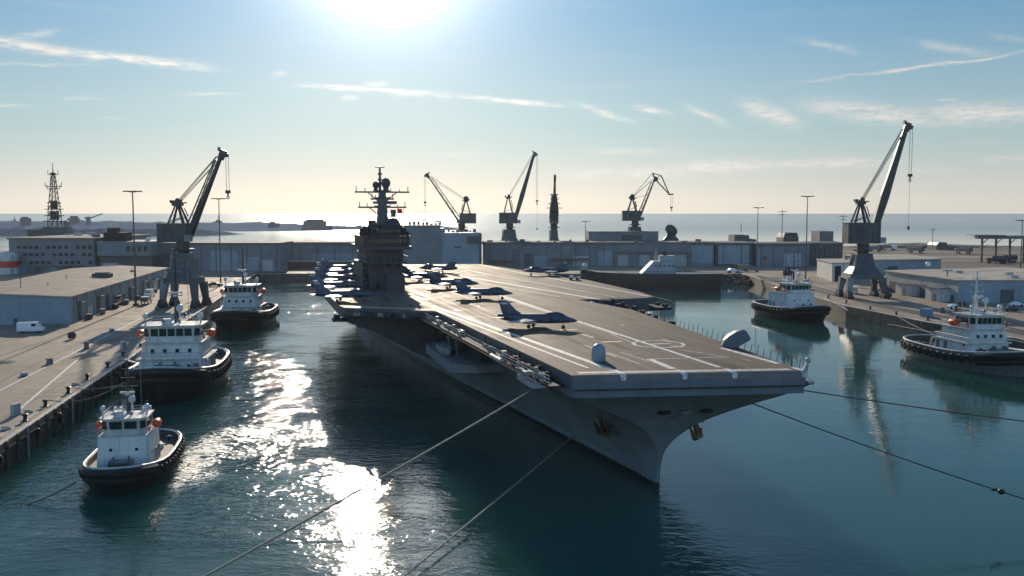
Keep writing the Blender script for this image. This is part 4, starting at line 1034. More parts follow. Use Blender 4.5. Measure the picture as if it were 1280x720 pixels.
# catwalk with nets and fittings along the starboard bow edge
def edge_at(a, b_, f): return (a[0] + (b_[0] - a[0]) * f, a[1] + (b_[1] - a[1]) * f)
ed = Vector((K[0] - F1[0], K[1] - F1[1])); EL = ed.length; ed.normalize(); en = Vector((-ed.y, ed.x))
if en.y < 0: en = -en
def ep(s, o, z): q = Vector(F1) + ed * s + en * o; return (q.x, q.y, z)
mb = MB(); mb.prism([ep(3, .1, 0)[:2], ep(EL + 2, .1, 0)[:2], ep(EL + 2, 2.2, 0)[:2], ep(3, 2.2, 0)[:2]], 18.0, 18.18)
for k in range(34):
    s = 4 + k * (EL - 4) / 34; mb.beam(ep(s, .2, 16.6), ep(s, 2.2, 18.0), .16, .2)
mb.build('catwalk', M['clutter'], car, 0)
random.seed(31)
mb = MB()
for zz in (18.6, 19.1, 19.55): mb.tube([ep(3, 2.25, zz), ep(EL + 2, 2.25, zz)], .05, 4)
for k in range(60):
    s = 3.2 + k * (EL - 1.5) / 60; mb.tube([ep(s, 2.25, 18.1), ep(s + random.uniform(-.1, .1), 2.3, 19.6)], .05, 4)
mb.build('catwalk_rail', M['clutter_light'], car)
mb = MB()                                              # angled safety net outside
for k in range(48):
    s = 3.5 + k * (EL - 3) / 48; mb.tube([ep(s, 2.2, 18.05), ep(s, 3.7, 18.5)], .05, 4)
for o_ in (2.7, 3.2, 3.7): mb.tube([ep(3.5, o_, 18.05 + (o_ - 2.2) * .3), ep(EL - 1, o_, 18.05 + (o_ - 2.2) * .3)], .05, 4)
mb.build('safety_net', M['clutter'], car)
for k in range(30):
    s = 5 + random.random() * (EL - 8); h = random.uniform(.4, 1.3); q = MB(); p = ep(s, random.uniform(.6, 1.7), 18.184)
    q.box(p, (random.uniform(.5, 1.8), random.uniform(.4, 1.0), h), AX * 0 + math.atan2(ed.y, ed.x), .9, .9)
    if k % 3 == 0: q.tube([(p[0], p[1], 18.2), (p[0] + .3, p[1], 19.4 + random.random())], .09, 5)
    q.build('deck_edge_locker', M['clutter_light'] if k % 3 == 1 else M['clutter'], car, 0)
for k in range(4):                                     # life raft canisters
    s = 26 + k * 1.6; q = MB(); p = ep(s, 2.9, 18.4); q.lathe([(.05, -.75), (.38, -.68), (.38, .68), (.05, .75)], p, 10, 'x'); q.build('raft_canister', M['offwhite'], car)
# small wing deck by K-J
mb = MB()
for k in range(16):
    f = k / 15; p = edge_at(K, J, f); mb.tube([(p[0] - .3, p[1], 18.6), (p[0] - 1.6, p[1], 18.5)], .07, 4); mb.tube([(p[0] - 1.6, p[1], 18.2), (p[0] - 1.6, p[1], 19.3)], .05, 4)
mb.beam((K[0] - 1.0, K[1], 18.1), (J[0] - 1.0, J[1], 18.1), 1.4, .2); mb.tube([(K[0] - 1.6, K[1], 19.3), (J[0] - 1.6, J[1], 19.3)], .05, 4)
mb.build('catwalk', M['clutter'], car, 0)
for k in range(7):
    p = edge_at(K, J, .08 + k * .13); q = MB(); q.box((p[0] - .9, p[1], 18.25), (.8, random.uniform(.6, 1.6), random.uniform(.5, 1.1))); q.build('deck_edge_locker', M['clutter'] if k % 2 else M['clutter_light'], car, 0)
q = MB(); q.box((J[0] + 1.2, J[1] + .9, 16.8), (4.5, 3.4, .5)); q.box((J[0] + .6, J[1] + 1.6, 17.3), (1.5, 1.5, 1.1)); q.build('corner_platform', M['clutter'], car, 0)
# hanging gear under the edge of the elevator
q = MB()
for k in range(9): q.beam((J[0] + 2 + k * 4, J[1] - .3, 18), (J[0] + 2 + k * 4, J[1] - 4, 15), .4, .4)
q.build('elevator_brace', M['clutter'], car, 0)

# port side: angled deck sponson
mb = MB(); rows = []
for u, vo, zlow in ((97.5, 40.0, 15.3), (112, 43.5, 14.6), (160, 45.2, 14.6), (210, 40, 14.6), (262, 32, 15.2)):
    rows.append([(u, -17, 9.0 if u > 100 else 12.5), (u, -24, 11.5 if u > 100 else 14), (u, -vo, zlow + 1.2), (u, -vo, ZD - TH_ - .003), (u, -17, ZD - TH_ - .003)])
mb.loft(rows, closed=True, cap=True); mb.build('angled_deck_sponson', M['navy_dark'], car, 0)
mb = MB(); pd = Vector(D); mb.prism([(D[0] - .4, D[1] + 6), (D[0] - .6, D[1] - 4.8), (D[0] + 38, D[1] - 6.8), (D[0] + 38, D[1] + 2)], 16.4, 17.2)
for k in range(22):
    u = D[0] + 1 + k * 1.75; mb.tube([(u, D[1] - 5.2 - k * .09, 17.2), (u, D[1] - 5.2 - k * .09, 18.7)], .06, 4)
    if k % 3 == 0: mb.box((u, D[1] - 3.5 - k * .05, 17.2), (1.0, 1.2, random.uniform(.6, 1.3)))
mb.tube([(D[0] + 1, D[1] - 5.2, 18.7), (D[0] + 37, D[1] - 7.1, 18.7)], .06, 4)
mb.build('port_gallery', M['clutter'], car, 0)
for k, (f, rr) in enumerate(((.86, 1.0), (.99, .9))):
    p = edge_at(Cc, B, .18 + k * .28); q = MB(); q.ball((p[0], p[1] - 1.6, 18.9), rr, 12, 7); q.box((p[0], p[1] - 1.6, 16.5), (1.4, 1.4, 1.8)); q.build('radome', M['offwhite'], car)
# port bow edge catwalk and whip antennas
pd_ = Vector((F2[0] - B[0], F2[1] - B[1])); PL = pd_.length; pd_.normalize(); pn = Vector((-pd_.y, pd_.x))
if pn.y > 0: pn = -pn
def pp(s, o, z): q = Vector(B) + pd_ * s + pn * o; return (q.x, q.y, z)
mb = MB(); mb.prism([pp(-28, .1, 0)[:2], pp(PL - 4, .1, 0)[:2], pp(PL - 4, 1.7, 0)[:2], pp(-28, 1.7, 0)[:2]], 18.6, 18.75); mb.build('catwalk', M['clutter'], car, 0)
for k in range(34):
    s = 1.5 + k * (PL - 4) / 33; h = random.uniform(1.6, 2.3)
    q = MB(); q.tube([pp(s, 1.3, 18.75), pp(s, 1.5, 20.2), pp(s + random.uniform(-.08, .08), 1.6 + random.uniform(-.1, .15), 19.0 + h)], .065, 5, .04); q.build('whip_antenna', M['clutter'], car)
for k in range(17):
    s = -26 + k * 3.2 + random.uniform(-1, 1); q = MB(); q.box(pp(s, .9, 18.754), (random.uniform(.5, 1.6), .8, random.uniform(.9, 2.1)), math.atan2(pd_.y, pd_.x)); q.build('deck_edge_locker', M['clutter'], car, 0)
# tilted deck-edge antenna pod
p = C(920, 433); r = MB()
prof = [(-2.3, 0), (2.1, 0), (2.3, .25), (2.25, 1.5), (1.9, 1.95), (.8, 2.25), (-.6, 2.25), (-1.7, 1.9), (-2.4, 1.2), (-2.5, .3)]
rings = [[(x * (1 if abs(w_) < 1.2 else .95), w_, z * (1 if abs(w_) < 1.2 else .96)) for x, z in prof] for w_ in (-1.3, -1.1, 1.1, 1.3)]
r.loft(rings, closed=True, cap=True)
o = r.build('antenna_pod', M['fascia'], car, 40); o.matrix_local = Matrix.Translation((p[0], p[1] - .4, 20.2)) @ Matrix.Rotation(-AX - .12, 4, 'Z') @ Matrix.Rotation(-.52, 4, 'Y')
q = MB(); q.tube([(p[0], p[1], 18.7), (p[0], p[1], 20.6)], .5, 8); q.build('pod_pedestal', M['clutter'], car)
# bow corner fairlead
q = MB(); q.tube([(F2[0] + .4, F2[1] + .1, 19.9), (F2[0] + .9, F2[1] - .9, 21.3)], .3, 8, .2); q.ball((F2[0] + .9, F2[1] - .9, 21.4), .4, 8, 6); q.beam((F2[0] + 4.5, F2[1] - 1, 18.5), (F2[0] + .5, F2[1] - 1.2, 18.2), 1.0, .5); q.build('bow_light', M['clutter_light'], car)
# domed radome on the bow
p = C(748, 451); q = MB(); q.lathe([(1.05, 0), (1.08, .1), (1.05, 1.5), (.95, 1.95), (.72, 2.3), (.4, 2.52), (.05, 2.6)], (p[0], p[1], ZD), 20); q.build('radome', mat('radome_blue_grey', (.20, .25, .31), .4, var=.06), car, 50, 'upright blue grey dome standing on the bow')

# ------------------------------------------------------------------ island
ic = C(484, 363); iu, iv = ic[0], ic[1]
def at(u, v, z): return (iu + u, iv + v, ZD + z)
def ibox(mb, u, v, z, du, dv, h, **k): mb.box(at(u, v, z), (du, dv, h), 0, **k)
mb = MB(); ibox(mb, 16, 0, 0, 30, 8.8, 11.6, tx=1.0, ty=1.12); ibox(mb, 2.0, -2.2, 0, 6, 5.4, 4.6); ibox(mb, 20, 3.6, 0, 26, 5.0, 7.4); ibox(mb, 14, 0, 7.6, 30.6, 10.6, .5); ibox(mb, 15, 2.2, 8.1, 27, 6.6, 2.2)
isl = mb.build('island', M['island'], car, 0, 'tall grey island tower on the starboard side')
mb = MB(); ibox(mb, 14, 0, 11.604, 31, 13.6, .9, tx=1, ty=1.04); ibox(mb, 13, 0, 12.51, 27, 12.6, 2.594, tx=1.0, ty=1.04); mb.build('bridge', M['island'], isl, 0)
for k in range(9):
    q = MB(); q.box(at(-.60, -5.0 + k * 1.25, 13.4), (.12, .95, 1.05)); q.build('bridge_window', M['glass'], isl, 0)
mb = MB(); ibox(mb, 13, 0, 15.108, 29, 13.6, .35); ibox(mb, 12, 0, 15.46, 22, 8.4, 1.9); ibox(mb, 13, 1.4, 17.365, 12, 4.0, 1.6, tx=.8, ty=.8); ibox(mb, 6, 3.4, 17.365, 3, 2.0, 2.6); ibox(mb, 5, 0.2, 17.365, 2.4, 1.6, 1.2); mb.build('upper_deckhouse', M['island'], isl, 0)
for k in range(7):
    q = MB(); q.box(at(.94, -3.6 + k * 1.2, 16.2), (.12, .9, .8)); q.build('bridge_window', M['glass'], isl, 0)
mb = MB()
for z, hv, u0 in ((15.46, 6.8, -1.4), (12.7, 6.4, -.9), (17.4, 4.3, .9), (11.6, 6.3, -.9)):
    for zz in (.45, 1.0): mb.tube([at(u0 + 24, -hv, z + zz), at(u0, -hv, z + zz), at(u0, hv, z + zz), at(u0 + 24, hv, z + zz)], .06, 4)
    for k in range(12): mb.tube([at(u0, -hv + k * hv / 5.5, z), at(u0, -hv + k * hv / 5.5, z + 1.0)], .06, 4)
mb.build('railing', M['clutter'], isl)
mb = MB()
rows = [[at(9 - a, -b_, z), at(9 + a, -b_, z), at(9 + a, b_, z), at(9 - a, b_, z)] for z, a, b_ in ((16, 3.0, 2.1), (19, 2.2, 1.6), (24, 1.6, 1.15), (28.6, 1.2, .85))]
mb.loft(rows, closed=True, cap=True)
mb.tube([at(9, .6, 28), at(9, .6, 35)], .42, 8, .28); mb.lathe([(.1, 0), (1.4, .1), (1.4, .3), (.1, .4)], at(9, .6, 35.0), 12)
for z in (30.2, 31.4, 33.0): mb.box(at(9, .6, z), (1.1, 1.1, .5))
mast = mb.build('mast', M['navy_dark'], isl, 0)
def yard(z, hw, zb_, side2):
    m_ = MB(); m_.beam(at(8.6, -hw, z), at(8.6, hw, z), .45, .45)
    for s in side2: m_.tube([at(8.6, s * .9, z - zb_), at(8.6, s * hw * .55, z)], .16, 6)
    m_.box(at(8.6, 0, z + .2), (2.4, 4.2, .3))
    for k in range(7):
        v = -hw + .4 + k * (2 * hw - .8) / 6
        if abs(v) > 1.8: m_.tube([at(8.6, v, z), at(8.6, v, z + [1.6, .8, 1.1, 1.9, .7, 1.2, 1.6][k])], .12, 5)
    m_.build('yardarm', M['navy_dark'], isl, 0)
yard(28.0, 7.9, 2.8, (-1, 1)); yard(23.6, 7.0, 2.6, (1,)); yard(26.0, 3.4, 1.2, (-1, 1))
for (v, z, r_) in ((1.9, 30.0, .95), (-1.0, 30.6, 1.35)):
    q = MB(); q.ball(at(8.2, v, z), r_, 16, 10, 1, 1, 1.12); q.lathe([(r_ * .6, 0), (r_ * .6, 1.4)], at(8.2, v, 28.3), 10); q.build('radome', M['island'], isl, 60)
q = MB(); q.ball(at(5, -2.6, 17.9), 2.25, 18, 12, 1, 1, 1.2); q.build('radome', M['island'], isl, 60)
q = MB(); q.box(at(7.5, -3.0, 20.7), (1.6, 1.4, 2.2)); q.box(at(8, -2.6, 20.2), (2, 3.8, .3)); q.tube([at(9, -1.5, 20.2), at(8, -3, 20.2)], .25); q.build('radar', M['navy_dark'], isl, 0)
q = MB(); q.box(at(7.6, -2.2, 24.5), (.8, 3.6, .9)); q.box(at(7.6, 1.8, 24.6), (.7, 2.0, .7)); q.build('radar', M['navy_dark'], isl, 0)
q = MB(); q.tube([at(8.6, -6.2, 24), at(8.6, -6.2, 20.6)], .04, 4); q.build('halyard', M['clutter'], isl)
q = MB(); rr = [[at(8.6 - .1 * math.sin(j * 1.6), -4.3 - j * .36, 23.3 - .06 * j), at(8.6 + .12 * math.sin(j * 1.6 + 1), -4.4 - j * .36, 21.9 - .05 * j)] for j in range(5)]; q.loft(rr); q.build('flag', M['flag'], isl)
random.seed(41)
mb = MB()
for k in range(54):
    v = random.choice([-1, 1]) * random.uniform(2.2, 6.7); u = random.uniform(-1, 16); z = 15.46
    mb = MB(); h = random.uniform(.8, 2.6); mb.box(at(u, v, z), (random.uniform(.3, 1.0), random.uniform(.3, 1.0), h), random.random())
    if k % 3 == 0: mb.tube([at(u, v, z + h), at(u - .3, v * 1.04, z + h + random.uniform(1, 2.4))], .08, 4)
    mb.build('bridge_fitting', M['clutter'], isl, 0)
mb = MB()
for k in range(20):
    s = random.choice([-1, 1]); z = random.uniform(1, 10.6); mb.box(at(random.uniform(0, 24), s * 5.0, z), (random.uniform(.6, 2.4), random.uniform(.7, 1.8), random.uniform(.25, 1.1)))
for z in (3.2, 6.0, 8.8): mb.box(at(10, 5.4, z), (20, 1.6, .18)); mb.box(at(10, -5.6, z + .7), (18, 1.2, .18))
mb.build('wall_fitting', M['navy_dark'], isl, 0)
for v in (-3.2, -.4, 2.6):
    q = MB(); q.box(at(-.08, v, .3 if v > 0 else 6.4), (.2, .9, 1.9)); q.build('door', M['dark_gap'], isl, 0)
for k in range(5):
    q = MB(); q.box(at(-.06, -3.6 + k * 1.8, 8.6), (.14, .5, .5)); q.build('porthole', M['glass'], isl, 0)
# ------------------------------------------------------------------ parked jets: +X is the nose
def make_jet(label, loc, rz, group):
    r = thing('naval_jet', label, 'jet', loc, rz, group)
    def sec(x, w_, h, z, p=2.3, n=14):
        out = []
        for k in range(n):
            a = 2 * PI * k / n; c, s = math.cos(a), math.sin(a)
            out.append((x, w_ * math.copysign(abs(c) ** (2 / p), c), z + h * math.copysign(abs(s) ** (2 / p), s)))
        return out
    q = MB(); q.loft([sec(*a) for a in ((8.4, .06, .06, 2.15), (7.7, .3, .32, 2.2), (6.4, .58, .62, 2.3), (4.8, .78, .85, 2.42), (3.0, .95, 1.0, 2.45), (1.5, 1.25, 1.0, 2.4), (-1.5, 1.4, .95, 2.35), (-4.5, 1.25, .9, 2.35), (-6.6, .85, .75, 2.4), (-7.8, .6, .58, 2.45))], closed=True, cap=True)
    f = q.build('fuselage', M['jet'], r, 40)
    q = MB(); q.loft([sec(x, w_, w_, 2.45, 2, 12) for x, w_ in ((-7.7, .52), (-8.5, .44))], closed=True, cap=True); q.build('exhaust_nozzle', M['tyre'], f)
    for s in (-1, 1):
        q = MB(); q.loft([[(3.0, s * .9, 1.75), (3.0, s * 1.55, 1.85), (3.0, s * 1.55, 2.9), (3.0, s * .9, 2.95)], [(-2.5, s * 1.0, 1.7), (-2.5, s * 1.5, 1.8), (-2.5, s * 1.5, 2.8), (-2.5, s * 1.0, 2.9)]], closed=True, cap=True); q.build('air_intake', M['jet'], f, 0)
        q = MB(); q.loft([[(x0, s * y, z), ((x0 + x1) / 2, s * y, z + t_), (x1, s * y, z), ((x0 + x1) / 2, s * y, z - t_)] for x0, x1, y, z, t_ in ((2.4, -4.2, 1.1, 2.35, .22), (1.6, -4.1, 2.0, 2.33, .2), (-1.3, -4.0, 6.3, 2.15, .08))], closed=True, cap=True)
        q.build('wing', M['jet'], r, 30)
        q = MB(); q.lathe([(.05, 1.0), (.13, .6), (.14, -1.6), (.05, -1.9)], (-2.2, s * 6.4, 2.15), 8, 'x'); q.build('wingtip_rail', M['jet_light'], r)
        q = MB(); q.loft([[(x0, s * y, z), ((x0 + x1) / 2, s * y, z + .09), (x1, s * y, z), ((x0 + x1) / 2, s * y, z - .09)] for x0, x1, y, z in ((-5.2, -7.6, .8, 2.5), (-7.2, -8.6, 3.4, 2.4))], closed=True, cap=True)
        q.build('tailplane', M['jet'], r, 30)
    q = MB(); q.loft([[(x0, 0, z), ((x0 + x1) / 2, .14 * k, z), (x1, 0, z), ((x0 + x1) / 2, -.14 * k, z)] for x0, x1, z, k in ((-3.0, -7.6, 3.0, 1.3), (-4.6, -7.9, 3.9, 1.1), (-6.6, -8.5, 5.8, .6))], closed=True, cap=True)
    fin = q.build('tail_fin', M['jet'], r, 30)
    q = MB(); q.loft([[(x0 - .25, 0, z), ((x0 + x1) / 2, .20, z), (x1 + .2, 0, z), ((x0 + x1) / 2, -.20, z)] for x0, x1, z in ((-5.85, -8.3, 5.0), (-6.15, -8.4, 5.35))], closed=True, cap=True); q.build('fin_band', M['jet_light'], fin, 0)
    q = MB(); q.loft([sec(x, w_, h, z, 2, 12) for x, w_, h, z in ((6.2, .1, .1, 2.85), (5.4, .42, .42, 3.05), (4.2, .55, .62, 3.2), (2.8, .5, .5, 3.2), (1.4, .12, .15, 3.25))], closed=True, cap=True); q.build('canopy', M['glass'], r, 50)
    for x, y in ((5.4, 0), (-1.4, 1.45), (-1.4, -1.45)):
        q = MB(); q.tube([(x, y, 1.7), (x, y, .4)], .1, 6); g = q.build('landing_gear', M['jet_light'], r)
        q = MB(); q.lathe([(.12, -.16), (.38, -.14), (.4, 0), (.38, .14), (.12, .16)], (x, y, .4), 12, 'y'); q.build('wheel', M['tyre'], g)
    q = MB(); q.lathe([(.02, 1.8), (.25, 1.0), (.28, -1.0), (.05, -1.8)], (-.6, 3.0, 1.75), 10, 'x'); q.beam((-.6, 3.0, 1.95), (-.6, 3.0, 2.3), .15, 1.2); q.build('drop_tank', M['jet_light'], r)
    q = MB(); q.lathe([(.02, 1.8), (.25, 1.0), (.28, -1.0), (.05, -1.8)], (-.6, -3.0, 1.75), 10, 'x'); q.beam((-.6, -3.0, 1.95), (-.6, -3.0, 2.3), .15, 1.2); q.build('drop_tank', M['jet_light'], r)
    for ch in r.children:                                 # sits low on its short legs
        if not ch.name.startswith('landing_gear'): ch.location.z -= .42
    r.scale = (.95,) * 3
    return r
R_ = math.radians
GJ = 'jets parked on the flight deck'
jets = [  # pixel under the gear, heading, label
    (672, 410, -20, 'jet standing nearest the bow, alone mid deck, white band on its fin'),
    (604, 374, -18, 'second jet from the bow, parked nose right just behind the nearest jet'),
    (566, 361, -14, 'third jet from the bow, small dark and nose right before the island'),
    (530, 352, -8, 'dark jet parked close to the right side of the island foot'),
    (547, 341, 155, 'far jet beyond the island with its nose turned away to the left'),
    (682, 344.5, 180, 'lone jet at the port edge near the far deck end, nose pointing left'),
    (430, 377, -6, 'nearest jet of the row left of the island, tail over the deck edge'),
    (421, 364.5, -4, 'second nearest jet of the row parked left of the island'),
    (424, 355, -5, 'third jet of the row parked left of the island'),
    (424, 347.5, -4, 'fourth jet of the row parked left of the island'),
    (428, 340.5, -4, 'fifth and farthest jet of the row parked left of the island'),
]
proto = None
for px, py, hd, lb in jets:
    p = W(px, py, ZD); p.z = ZD + .02
    proto = make_jet(lb, p, R_(hd), GJ) if proto is None else (dup(proto, p, R_(hd), lb) if True else None)
# little deck vehicles
def tractor(px, py, m, label, rz=.3):
    p = W(px, py, ZD); p.z = ZD + .015
    r = thing('deck_tractor', label, 'tow tractor', p, rz)
    q = MB(); q.box((0, 0, .45), (3.4, 1.7, .7), 0, .96, .92); q.box((1.0, 0, 1.154), (1.1, 1.5, .35), 0, .9, .9); q.build('body', m, r, 0)
    q = MB(); q.box((-.5, 0, 1.154), (1.0, 1.3, .8), 0, .8, .8); q.build('seat', M['black'], r, 0)
    for x in (-1.1, 1.1):
        for y in (-.8, .8):
            q = MB(); q.lathe([(.1, -.15), (.42, -.13), (.42, .13), (.1, .15)], (x, y, .42), 10, 'y'); q.build('wheel', M['tyre'], r)
tractor(460, 357.5, M['red'], 'red deck tractor beside the left foot of the island'); tractor(513, 343, M['white'], 'white deck tractor just right of the island')
tractor(718, 350, M['white'], 'white deck tractor behind the lone jet at the port edge', 2.8)
# ------------------------------------------------------------------ tugs: +X is the bow
def make_tug(label, p, rz, scale=1.0, hullm='tug_hull_dark', house_w=8.2, house_x=(-2.5, 6.5), house_h=4.6, tiers=1, front_win=3, glass='glass', mast_m='crane_dark', mast_h=9.0,
             funnel='single', B=6.6, L=34.0, fenders=True, freeboard=1.0):
    r = thing('tug', label, 'tug', (p[0], p[1], 0), rz, None, scale)
    h2 = L / 2
    def bw(x):
        s = x / h2
        if s < 0: return B * (1 - abs(s) ** 5.0) ** .5 if s > -1 else .02
        return B * max(0.0, (1 - s ** 2.7)) ** .62
    def sheer(x):
        s = x / h2; return (2.0 + 1.5 * max(0, s) ** 2 + .25 * max(0, -s) ** 2) * freeboard
    xs = [-h2, -h2 * .995, -h2 * .97, -h2 * .92, -h2 * .84, -h2 * .7, -h2 * .5, -h2 * .25, 0, h2 * .25, h2 * .45, h2 * .6, h2 * .72, h2 * .82, h2 * .9, h2 * .95, h2 * .98, h2 * .995, h2]
    bul = 1.15
    q = MB()
    for s in (-1, 1):
        rows = []
        for x in xs:
            d = sheer(x); b = bw(x); f = max(0, x / h2); wl = b * (1 - .28 * f ** 1.5) * (.94 if x < -h2 * .8 else .97)
            xk = x - (1.3 * f ** 3) if f > 0 else x + .9 * max(0, -x / h2) ** 6
            rows.append([(xk * .96, s * wl * .8, -1.5), (xk, s * wl, 0), (xk + (x - xk) * .5, s * (wl + (b - wl) * .55), d * .5), (x, s * b, d), (x, s * b * 1.0, d + bul), (x * .992, s * max(0, b - .28), d + bul), (x * .992, s * max(0, b - .3), d + .02)])
        q.mat(0).loft([R[:5] for R in rows]); q.mat(1).loft([R[4:6] for R in rows]); q.mat(2).loft([R[5:7] for R in rows])
    q.mat(2).loft([[(x * .992, -max(0, bw(x) - .3), sheer(x) + .02), (x * .992, max(0, bw(x) - .3), sheer(x) + .02)] for x in xs])
    q.build('hull', [M[hullm], M['offwhite'], M['tug_deck']], r, 40)
    # rubbing strake and cap rail
    for z0, rad, mm, nm in ((-.15, .34, 'rubber', 'rubbing_strake'), (bul + .02, .17, 'offwhite', 'cap_rail')):
        pts = [(x * 1.004, bw(x) + .05, sheer(x) + z0) for x in xs] ; pts2 = [(x * 1.004, -bw(x) - .05, sheer(x) + z0) for x in reversed(xs)]
        q = MB(); q.tube(pts + pts2, rad, 8); q.build(nm, M[mm], r)
    # bow fender: thick rounded rubber roll
    q = MB(); pts = []
    bx = [x for x in xs if x > h2 * .55]
    pts = [(x + .35, bw(x) + .15, sheer(x) + .45) for x in bx] + [(x + .35, -bw(x) - .15, sheer(x) + .45) for x in reversed(bx)]
    q.tube(pts, .62, 10); q.build('bow_fender', M['rubber'], r)
    q = MB(); pts = [(x + .2, bw(x) * .97, sheer(x) - .75) for x in bx] + [(x + .2, -bw(x) * .97, sheer(x) - .75) for x in reversed(bx)]
    q.tube(pts, .5, 10); q.build('bow_fender', M['rubber'], r)
    # hanging tyres along both sides and the stern
    if fenders:
        for s in (-1, 1):
            for k in range(13):
                x = -h2 * .93 + k * h2 * 1.48 / 12; q = MB()
                y = bw(x) + .42; b0 = len(q.v); dxb = (bw(x + .3) - bw(x - .3)) / .6
                q.torus((x, s * y, sheer(x) - .1), .55, .27, 'y', 12, 6); q.rot(b0, s * math.atan(dxb), 'Z', (x, s * y, 0))
                f_ = q.build('tyre_fender', M['rubber'], r)
                q = MB(); q.tube([(x, s * (y - .1), sheer(x) + .4), (x, s * (bw(x) + .08), sheer(x) + bul)], .05, 4); q.build('chain', M['cable'], f_)
    # deckhouse
    x0, x1 = house_x; zd = sheer((x0 + x1) / 2) + .0; hw = house_w / 2
    def hbox(xa, xb, w_, z, h, ch=.8, tap=.0, wt=1.0):
        q = MB(); base = [(xa, -w_), (xb - ch, -w_), (xb, -w_ + ch), (xb, w_ - ch), (xb - ch, w_), (xa, w_)]
        topp = [(xa + tap * .3, -w_ * wt), (xb - ch - tap, -w_ * wt), (xb - tap, (-w_ + ch) * wt), (xb - tap, (w_ - ch) * wt), (xb - ch - tap, w_ * wt), (xa + tap * .3, w_ * wt)]
        n = 6; q.add([(*p_, z) for p_ in base] + [(*p_, z + h) for p_ in topp], [(i, (i + 1) % n, n + (i + 1) % n, n + i) for i in range(n)] + [tuple(range(n, 2 * n)), tuple(reversed(range(n)))])
        return q
    th = house_h if tiers == 1 else house_h * .52
    hs = hbox(x0, x1, hw, zd, th + .0, .5, .45, .95).build('deckhouse', M['white'], r, 0)
    z2 = zd + th
    if tiers == 2:
        q = hbox(x0 - .2, x1 + .1, hw * 1.04, z2 + .002, .14, .5); q.build('boat_deck', M['offwhite'], r, 0); z2 += .144
        hs2 = hbox(x0 + 1.6, x1 - .5, hw * .9, z2, house_h - th, .5, .3, .97).build('upper_deckhouse', M['white'], r, 0); z2 += house_h - th
    # wheelhouse
    wx0, wx1, ww = x1 - 6.0, x1 - 1.0, hw * .80
    q = hbox(x0 + 1.5, x1 - .3, hw * .97, z2 + .002, .12, .6); q.build('bridge_deck', M['offwhite'], r, 0); z2 += .124
    wh = hbox(wx0, wx1, ww, z2, 2.5, 1.0, -.25, 1.05).build('wheelhouse', M['offwhite'] if glass == 'glass' else M['white'], r, 0)
    span = (ww - 1.0) * 2
    for k in range(front_win):
        w_ = span / front_win; y = -span / 2 + w_ * (k + .5); q = MB()
        q.add([(wx1 + .08 + zz * .1, y + yy * w_ * .42, z2 + zz) for yy, zz in ((-1, .95), (1, .95), (1, 2.15), (-1, 2.15))] + [(wx1 - .1 + zz * .1, y + yy * w_ * .42, z2 + zz) for yy, zz in ((-1, .95), (1, .95), (1, 2.15), (-1, 2.15))], [(0, 1, 2, 3), (0, 4, 5, 1), (1, 5, 6, 2), (2, 6, 7, 3), (3, 7, 4, 0)])
        q.build('window', M[glass], wh, 0)
    for s in (-1, 1):
        q = MB(); a = Vector((wx1 - .92, s * (ww * 1.015 + .01), 0)); b_ = Vector((wx1 + .06, s * (ww - .9), 0)); c = (a + b_) / 2
        q.box((c.x + .1, c.y + s * .05, z2 + .95), (.95, .16, 1.2), math.atan2(b_.y - a.y, b_.x - a.x)); q.build('window', M[glass], wh, 0)
        for k in range(3):
            q = MB(); q.box((wx0 + .8 + k * 1.35, s * (ww * 1.03 + .03), z2 + .95), (1.1, .12, 1.2)); q.build('window', M[glass], wh, 0)
    q = hbox(wx0 - .6, wx1 + .75, ww * 1.13, z2 + 2.504, .22, 1.0); rf = q.build('wheelhouse_roof', M['offwhite'], r, 0)
    zr = z2 + 2.73
    # portholes and doors on the house front and sides
    zz = zd + th * .62
    for y in (-hw * .45, hw * .5):
        q = MB(); q.lathe([(.26, -.05), (.26, .08)], (x1 - .28, y, zz), 12, 'x'); q.build('porthole', M['glass'], hs)
    if tiers == 2:
        for k in range(5):
            q = MB(); q.box((x1 - .13, -hw * .62 + k * hw * .31, zd + .9), (.2, .6, .75)); q.build('window', M['glass'], hs, 0)
        for k in range(4):
            q = MB(); q.box((x1 - .62, -hw * .55 + k * hw * .36, zd + th + 1.0), (.2, .55, .7)); q.build('window', M['glass'], hs2, 0)
        q = MB(); q.box((x1 - .1, hw * .72, zd + .25), (.2, .8, 1.9)); q.build('door', M['tug_hull_grey'], hs, 0)
        q = MB(); q.box((x1 - .15, -hw * .8, zd + .3), (.5, 1.2, 1.1)); q.box((x1 + .1, hw * .1, zd + .2), (.6, 1.6, .8)); q.build('deck_locker', M['tug_hull_grey'], r, 0)
    for s in (-1, 1):
        for x in (x0 + 1.2, x0 + 3.6):
            q = MB(); q.box((x, s * (hw - .03), zd + .5), (.85, .16, 1.9)); q.build('door', M['tug_hull_grey'], hs, 0)
        q = MB(); q.lathe([(.24, -.05), (.24, .1)], (x1 - 2.2, s * (hw - .12), zd + 2.3), 10, 'y'); q.build('porthole', M['glass'], hs)
    for y in (-1.6, .1):                                  # arched pipe guards on the house front
        q = MB(); q.tube([(x1 + .25, y - .55, zd + .1), (x1 + .2, y - .55, zd + 1.2), (x1 + .2, y - .25, zd + 1.55), (x1 + .2, y + .35, zd + 1.55), (x1 + .2, y + .6, zd + 1.2), (x1 + .25, y + .6, zd + .1)], .11, 6); q.build('pipe_guard', M['crane_dark'], r)
